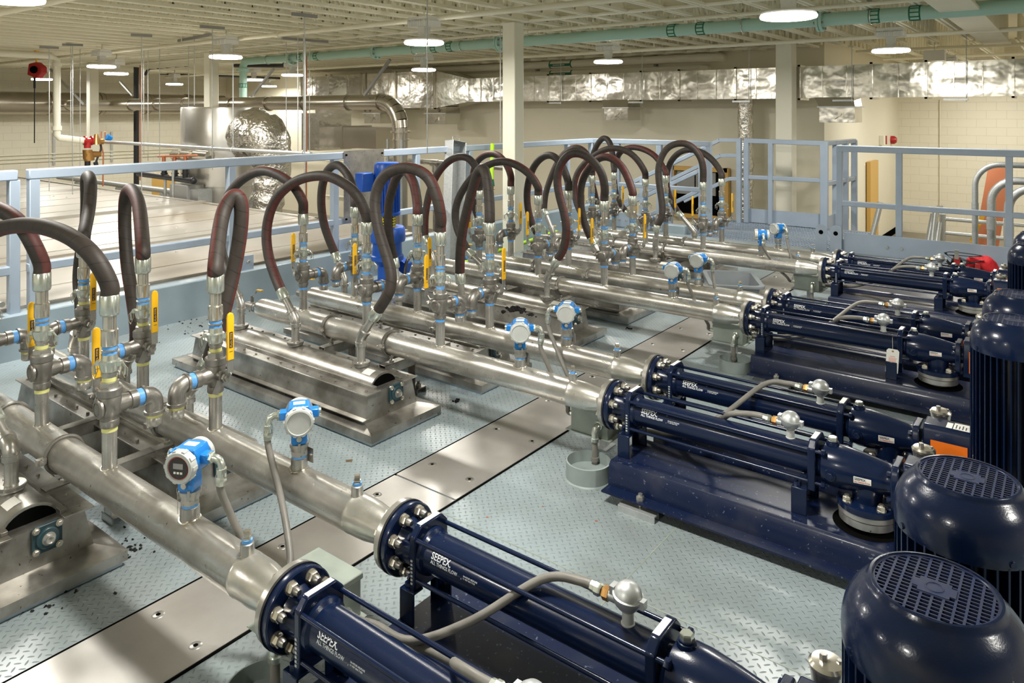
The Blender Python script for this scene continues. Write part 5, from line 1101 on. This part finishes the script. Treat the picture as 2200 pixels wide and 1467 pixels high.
t = thing('control_cabinet', 'small grey metal cabinet at the foot of the vessel', 'cabinet', pix(400,430,Y=6.6)); a = pix(376,437,Y=6.55); b_ = pix(414,398,Y=6.55); build('cabinet_body', MB().box(a.x,b_.x,6.45,6.75,-1.25,b_.z), 'greycab', t, bevel=.01); build('side_box', MB().box(b_.x,b_.x+.25,6.5,6.75,-1.25,b_.z-.06), 'galv', t)
a = pix(328,425,Y=7.9); b_ = pix(376,365,Y=7.9); tag(build('wooden_board', MB().box(a.x,b_.x,7.88,7.92,.0,b_.z-.1), 'wood'), 'yellow wooden board behind the grey pipe header', 'board')
# conduits on the left wall
for k_, zz in enumerate((.62,.52,.42)): hpipe('wall_conduit', 'thin horizontal conduit on the left wall, %s of three' % ('upper','middle','lower')[k_], 'conduit', 'column', [(-22.87,-2,zz),(-22.87,13.8,zz)], .022, 10)
for k_, px in enumerate((117,241)): 
    a = pix(px,340,X=-22.85); o = build('wall_strut', MB().box(-22.9,-22.86,a.y-.03,a.y+.03,.3,1.2), 'galv'); tag(o, 'short vertical strut on the left wall, %s' % ('near the white riser','right of the left column')[k_], 'strut')
# conduits on back wall left
for k_, (p, q) in enumerate((((700,345),(780,352)),((545,330),(760,345)),((700,420),(760,425)))): hpipe('wall_conduit', 'thin conduit line on the back wall behind the foil elbow, %s' % ('short upper','long','lower')[k_], 'conduit', 'column', [pix(*p,Y=13.9),pix(*q,Y=13.9)], .03, 10)
# steam pipe behind railing centre
t = thing('steel_line', 'level stainless pipe with tee and drop leg behind the railing', 'pipe', pix(930,350,Y=8.9)); build('run', MB().cyl(pix(833,341,Y=9.1),pix(1105,362,Y=9.1),.045), 'steel', t); a = pix(935,350,Y=9.1); build('tee', MB().cyl((a.x-.09,a.y,a.z),(a.x+.09,a.y,a.z),.06).cyl((a.x,a.y,a.z),(a.x,a.y,a.z-.15),.058).cyl((a.x,a.y,-1),(a.x,a.y,a.z),.042), 'steel', t); a = pix(1110,362,Y=9.1); build('drop_leg', MB().cyl((a.x,a.y,-1),(a.x,a.y,a.z),.05).sphere(a,.065), 'steel', t)
# cabinet window with wooden frame, beyond the stair
t = thing('framed_panel', 'grey electrical cabinet framed in yellow wood on the back wall', 'cabinet', (-5.9,13.9,.2))
fr_ = MB()
for (xa,xb,za,zb) in ((-6.55,-5.35,.62,.70),(-6.55,-5.35,-.32,-.24),(-6.55,-6.46,-.32,.70),(-5.43,-5.33,-.32,.70)): fr_.box(xa,xb,13.86,13.98,za,zb)
build('wood_frame', fr_, 'wood', t); build('cabinet_doors', MB().box(-6.40,-5.60,13.90,13.98,.15,.60), 'greycab', t); build('door_seam', MB().box(-6.03,-6.01,13.89,13.90,.15,.60).box(-6.46,-5.43,13.93,13.985,-.24,.15).box(-5.6,-5.43,13.93,13.985,-.24,.62), 'dark', t)
for xx in (-5.88,-5.80): build('round_knob', MB().cyl((xx,13.9,.40),(xx,13.87,.40),.018), 'column', t)
# alarm devices
a = pix(1893,301,X=-3.58); t = thing('alarm_box', 'white and red alarm box on the plaster wall', 'alarm', a); build('box', MB().box(-3.6,-3.5,a.y-.12,a.y+.08,a.z-.11,a.z+.11), 'column', t, bevel=.01); build('red_lens', MB().box(-3.56,-3.48,a.y+.085,a.y+.15,a.z-.10,a.z+.10), 'red', t)
a = pix(1907,302,X=-3.58); t = thing('strobe', 'red strobe beside the white alarm box', 'alarm', a); build('lens', MB().lathe((-3.6,a.y+.5,a.z),(1,0,0),[(0,.10),(.08,.10),(.13,.06)],8), 'red', t)
# corner door strip and door jamb
tag(build('door_edge', MB().box(-3.58,-3.5,17.3,18.1,-1.25,.72), 'wood'), 'yellow wooden door edge on the plaster wall behind the right railing', 'door')
struct('door_1', MB().box(1.02,1.30,20.6,21,-1.25,2.4).box(1.3,5,20.8,21,-1.25,1.25), 'column')
struct('window_1', MB().box(1.3,4.6,20.78,20.8,1.25,1.32).box(1.3,4.6,20.78,20.8,1.95,2.02), 'column')
struct('window_2', MB().box(1.3,4.6,20.9,20.95,1.3,2.4), 'lcd')
a = pix(2019,300,Y=20.9); t = thing('wall_conduit', 'thin vertical conduit with a socket box on the far block wall', 'conduit', (a.x,20.95,-.2)); build('conduit', MB().cyl((a.x,20.96,-.55),(a.x,20.96,2.1),.016), 'drywall', t); build('socket_box', MB().box(a.x-.06,a.x+.06,20.9,20.98,-.75,-.52), 'galv', t)
# ladder grab rails at the right
GR = [(2095,352,-.99,10.75,.045,'tallest galvanized hoop rail behind the right railing'),(2130,386,-.82,10.75,.06,'middle galvanized hoop rail behind the right railing'),(2167,402,-.66,10.75,.06,'right galvanized hoop rail behind the right railing')]
for k_, (px, pt, x, y, r, lab) in enumerate(GR):
    top = pix(px+40,pt,Y=y).z; yy = 10.75+.22*k_; q = pix(px,450,Y=yy); x = q.x; top = 1.8-(pt-240)*(-sn*x+cs*yy)/1584.6; r = (.034,.048,.052)[k_]; R_ = .27
    t = thing('hoop_rail', lab, 'grab rail', (x,yy,-1.25)); P = [Vector((x,yy,-1.25)),Vector((x,yy,top-R_))]+[Vector((x+R_-R_*math.cos(j*PI/2/8),yy,top-R_+R_*math.sin(j*PI/2/8))) for j in range(1,9)]+[Vector((x+1.6,yy,top))]
    build('tube', MB().tube(P,r,18), 'galv', t); build('sleeve', MB().cyl((x,yy,top-.62),(x,yy,top-.48),r+.005).cyl((x+.52,yy,top),(x+.68,yy,top),r+.005), 'galv', t)
# lower handrails at the lower floor
t = thing('stair_handrail', 'galvanized pipe handrail with two rungs on the lower floor', 'handrail', pix(2060,480,Y=15)); a = pix(2025,455,Y=14.5); x0 = a.x
build('post', MB().cyl((x0,14.5,-1.25),(x0,14.5,.05),.05), 'galv', t)
for pz in (470,500): q = pix(2025,pz,Y=14.5); build('rung', MB().cyl((x0,14.5,q.z),(x0+3.4,14.5,q.z-.02),.032), 'galv', t)
for k_, (p,q) in enumerate((((1990,540),(2005,460)),((2000,540),(2010,450)),((2010,535),(2018,478)),((1870,522),(1892,435)))): 
    o = build('leaning_tube', MB().cyl(pix(*p,Y=13.8),pix(*q,Y=14.0),.045), 'galv'); tag(o, 'slanted galvanized tube seen through the right railing, %s' % ('first of the bundle from the left','middle of the bundle','right of the bundle','alone at the left')[k_], 'tube')
tag(build('low_wall', MB().box(x0-.1,3.5,13.2,13.35,-1.25,-.62), 'column'), 'low white wall behind the right railing base', 'low wall')
o = build('leaning_board', MB().bar(pix(2118,535,Y=15),pix(2148,360,Y=16),.35,.03,up=(0,1,0)), 'copper'); tag(o, 'brown board leaning behind the galvanized hoops', 'board')
o = build('step_ladder', MB().bar(pix(2087,520,Y=14.6),pix(2112,462,Y=14.8),.06,.03,up=(0,1,0)), 'yellow'); tag(o, 'yellow ladder leg leaning behind the galvanized hoops', 'ladder')
# ================================================================== ITEMS ON THE DECK
# mixer gear motor
mx, my = -5.72, 5.34
t = thing('gear_motor', 'cobalt blue vertical gear motor beside the left railing', 'motor', (mx,my,0))
build('foot', MB().box(mx-.14,mx+.14,my-.16,my+.16,.0,.03).cyl((mx,my,.03),(mx,my,.24),.10).bar((mx-.1,my+.2,.22),(mx+.1,my+.2,.14),.10,.12), 'mixblue', t, bevel=.006)
build('gear_case', MB().lathe((mx,my,.20),(0,0,1),[(0,.11),(.04,.15),(.06,.17),(.10,.17),(.11,.155),(.24,.15),(.25,.185),(.27,.19),(.38,.185),(.40,.17)],40), 'mixblue', t)
build('coupling_guard', MB().lathe((mx,my,.59),(0,0,1),[(0,.085),(.14,.085)],28), 'clearmesh', t, label='yellow slotted coupling guard')
g = MB()
for j in range(4):
    for k in range(16): q = 2*PI*k/16; g.lathe((mx+.085*math.cos(q),my+.085*math.sin(q),.62+.028*j),(math.cos(q),math.sin(q),0),[(0,.009),(.0015,.009)],6)
g_ = build('guard_holes', g, 'dark', t)
m_ = MB().lathe((mx,my,.72),(0,0,1),[(0,.135),(.03,.14),(.05,.115),(.40,.115),(.41,.13)],36)
for k in range(28): q = 2*PI*k/28; d = Vector((math.cos(q),math.sin(q),0)); m_.bar(Vector((mx,my,.76))+d*.12,Vector((mx,my,1.12))+d*.12,.03,.006,up=Vector((-d.y,d.x,0)))
MF = build('motor_frame', m_, 'mixblue', t); build('fan_cowl', MB().lathe((mx,my,1.12),(0,0,1),[(0,.135),(.02,.138),(.12,.135),(.15,.12),(.155,.0)],36), 'mixblue', MF); build('terminal_box', MB().box(mx-.16,mx-.04,my-.30,my-.15,.98,1.17).box(mx-.15,mx-.05,my-.16,my-.10,1.0,1.15), 'mixblue', MF, bevel=.008)
build('black_cable', MB().tube(spline([(mx+.2,my+.05,.05),(mx+.16,my+.12,.22),(mx+.12,my+.26,.27),(mx+.1,my+.33,.12),(mx+.1,my+.34,.0)],5),.018,10), 'blackpipe', t)
# trough leaning on the rail
A_ = pix(975,560,X=-5.95); A_.z = 0; T_ = pix(983,303,X=-6.1); 
t = thing('metal_trough', 'long narrow aluminium trough leaning upright against the railing', 'trough', A_)
d = (T_-A_).normalized(); L_ = (T_-A_).length; rt = Vector((0,1,0)); rt = (rt-d*rt.dot(d)).normalized(); nn_ = d.cross(rt); nn_ = nn_ if nn_.x > 0 else -nn_
def TB(u0,u1,w0,w1,l0,l1,mb): 
    vs = [A_+rt*u+nn_*w+d*l for l in (l0,l1) for u,w in ((u0,w0),(u1,w0),(u1,w1),(u0,w1))]; mb.add(vs,[(0,3,2,1),(4,5,6,7),(0,1,5,4),(1,2,6,5),(2,3,7,6),(3,0,4,7)]); return mb
b = MB(); TB(-.12,.12,-.10,-.094,0,L_,b); TB(-.12,-.114,-.10,.04,0,L_,b); TB(.114,.12,-.10,.04,0,L_,b); TB(-.12,.12,-.10,.04,L_-.006,L_,b)
build('channel', b, 'galv', t, bevel=.002); build('handle', MB().tube([A_+rt*-.06+d*(L_-.0)+nn_*-.03,A_+rt*-.06+d*(L_+.05)+nn_*-.03,A_+rt*.06+d*(L_+.05)+nn_*-.03,A_+rt*.06+d*L_+nn_*-.03],.005,6), 'steel', t)
# plate on the railing
t = thing('backing_plate', 'flat stainless plate fixed to the railing behind the blue motor', 'plate', (-6.13,5.4,.62)); build('plate', MB().box(-6.15,-6.146,5.12,5.69,.62,1.385), 'steel', t)
for yy in (5.15,5.66):
    for zz in (.66,1.34): build('bolt', MB().hexn((-6.146,yy,zz),(1,0,0),.012,.012), 'dark', t)
# lime hose wand on rail and lime cord on floor
a = pix(1058,308,X=-6.0); b_ = pix(1056,385,X=-6.0); c_ = pix(1058,400,X=-6.0)
t = thing('water_wand', 'lime green hose end with nozzle hanging on the railing', 'hose nozzle', b_)
build('lime_grip', MB().cyl(b_,a,.026), 'lime', t); build('green_body', MB().cyl(c_,b_,.03), 'dkgreen', t); build('nozzle', MB().cyl(c_-Vector((0,0,.09)),c_,.012,.02).cyl(c_-Vector((0,.03,.04)),c_+Vector((0,.03,-.04)),.012), 'brass', t)
P = spline([pix(905,585,Z=.06),pix(960,573,Z=.04),pix(1000,563,Z=.03),pix(1065,540,Z=.02),pix(1140,516,Z=.02),pix(1180,502,Z=.03),pix(1215,485,Z=.05),pix(1245,455,Z=.15)],6)
tag(build('lime_hose', MB().tube(P,.021,10), 'lime'), 'lime green hose lying on the deck along the left railing', 'garden hose')
# tub
cx, cy = -2.50, 6.60; t = thing('storage_tub', 'open grey plastic tub standing between the pipes', 'tub', (cx,cy,0))
def ring(hx,hy,z,r=.05,k=4):
    o = []
    for (sx,sy,a0) in ((1,1,0),(-1,1,90),(-1,-1,180),(1,-1,270)):
        for j in range(k+1): q = math.radians(a0+90*j/k); u_, v_ = sx*(hx-r)+r*math.cos(q), sy*(hy-r)+r*math.sin(q); o.append((cx+u_*math.cos(.5)-v_*math.sin(.5), cy+u_*math.sin(.5)+v_*math.cos(.5), z*1.12))
    return o
rg = [ring(.17,.255,.0),ring(.205,.29,.235),ring(.235,.32,.238),ring(.238,.323,.225),ring(.240,.325,.238),ring(.238,.322,.248),ring(.20,.285,.246),ring(.165,.25,.008)]
b = MB(); n = len(rg[0]); b.add([p for r_ in rg for p in r_],[(i*n+j,i*n+(j+1)%n,(i+1)*n+(j+1)%n,(i+1)*n+j) for i in range(len(rg)-1) for j in range(n)]+[tuple(reversed(range(n))),tuple(range((len(rg)-1)*n,len(rg)*n))])
o = build('tub_shell', b, 'binplastic', t)
build('handle_hole', MB().lathe((cx-.192,cy-.08,.17),(-1,0,.1),[(0,.028),(.002,.028)],16), 'dark', t)
# red cloth bag + webbing near the back rail
a = pix(2110,575,Y=9.6); t = thing('harness_bag', 'crumpled red cloth bag on the deck beside the back railing', 'bag', (a.x,9.6,0)); rs = random.Random(5)
b = MB().sphere((a.x,9.62,.105),.115,28,18,(1.35,1.0,.9))
for v in b.v: 
    q = Vector((v.x*30,v.y*34,v.z*38)); k = .014*(math.sin(q.x+math.sin(q.y)*1.7)+math.sin(q.z*1.3+q.x*.7)); v += (v-Vector((a.x,9.62,.105))).normalized()*k; v.z = max(v.z,.004)
build('red_cloth', b, 'redcloth', t)
a2 = pix(2078,568,Y=9.5); t = thing('webbing_straps', 'tangle of black webbing with red buckles left of the red bag', 'harness', (a2.x,9.5,0)); b = MB()
for k in range(7): 
    p = [Vector((a2.x+rs.uniform(-.22,.15),9.5+rs.uniform(-.1,.1),rs.uniform(.02,.24))) for _ in range(4)]; P = spline(p,5)
    for u,v in zip(P,P[1:]): b.bar(u,v,.045,.004)
build('straps', b, 'blackcloth', t); build('buckles', MB().box(a2.x-.12,a2.x-.06,9.42,9.45,.12,.2).box(a2.x+.08,a2.x+.13,9.4,9.44,.1,.15), 'red', t); build('silver_buckle', MB().box(a2.x-.11,a2.x-.07,9.4,9.42,.18,.28), 'bright', t)
# black sludge crumbs
def crumbs(cx, cy, z, n, sp, r, lab, seed=1, sy=1.):
    rs = random.Random(seed); b = MB()
    for _ in range(n):
        p = Vector((cx+rs.gauss(0,sp),cy+rs.gauss(0,sp*sy),z+r*.3)); s_ = r*rs.uniform(.4,1.2); m0 = len(b.v); b.sphere(p,s_,6,4,(rs.uniform(.6,1.6),rs.uniform(.6,1.6),.7))
        for v in b.v[m0:]: v += Vector((rs.uniform(-.3,.3),rs.uniform(-.3,.3),rs.uniform(-.3,.3)))*s_
    tag(build('sludge_crumbs', b, 'dirt', smooth=False), lab, 'debris', kind='stuff')
a = pix(1108,655,Z=.3); crumbs(a.x,a.y,.26,60,.035,.014,'heap of black sludge crumbs on the fifth trough cover')
a = pix(1142,660,Z=.3); crumbs(a.x,a.y,.235,14,.02,.010,'small heap of black crumbs right of the bigger heap',2)
a = pix(979,861,Z=0); crumbs(a.x,a.y,.002,10,.012,.008,'little clump of black crumbs alone on the checker plate',3)
a = pix(1349,706,Z=0); crumbs(a.x,a.y,.002,9,.012,.008,'tiny black clump on the checker plate before the sixth trough',4)
a = pix(100,1290,Z=0); crumbs(a.x-.06,a.y-.06,.001,60,.10,.006,'black crumbs scattered along the nearest trough curb',5,1.2)
a = pix(260,1180,Z=0); crumbs(a.x+.01,a.y,.001,50,.05,.006,'black crumbs by the corner of the nearest trough curb',6)
a = pix(440,690,Z=0); crumbs(a.x,a.y,.001,60,.16,.006,'specks of black crumbs scattered near the deck edge beam',7,2.)
a = pix(750,991,Z=0); tag(build('dry_leaf', MB().bar((a.x-.012,a.y-.010,.004),(a.x+.012,a.y+.012,.007),.010,.003), 'brass'), 'small dry brown leaf on the checker plate', 'leaf')
# rag/spot details: rust spots
b = MB()
for px,py,r in ((1047,1111,.006),(1166,1088,.005),(641,1135,.008),(1281,1119,.006),(655,1300,.006)): 
    q = pix(px,py,Z=.0006); b.lathe(q,(0,0,1),[(0,r),(.0003,r)],9)
o = build('rust_spots', b, 'copper', smooth=False); tag(o, 'small rust spots on the checker plate', 'rust', kind='stuff')
# unused datablocks cleanup of helper objects
for o in list(bpy.data.objects):
    if o.type == 'FONT': bpy.data.objects.remove(o)
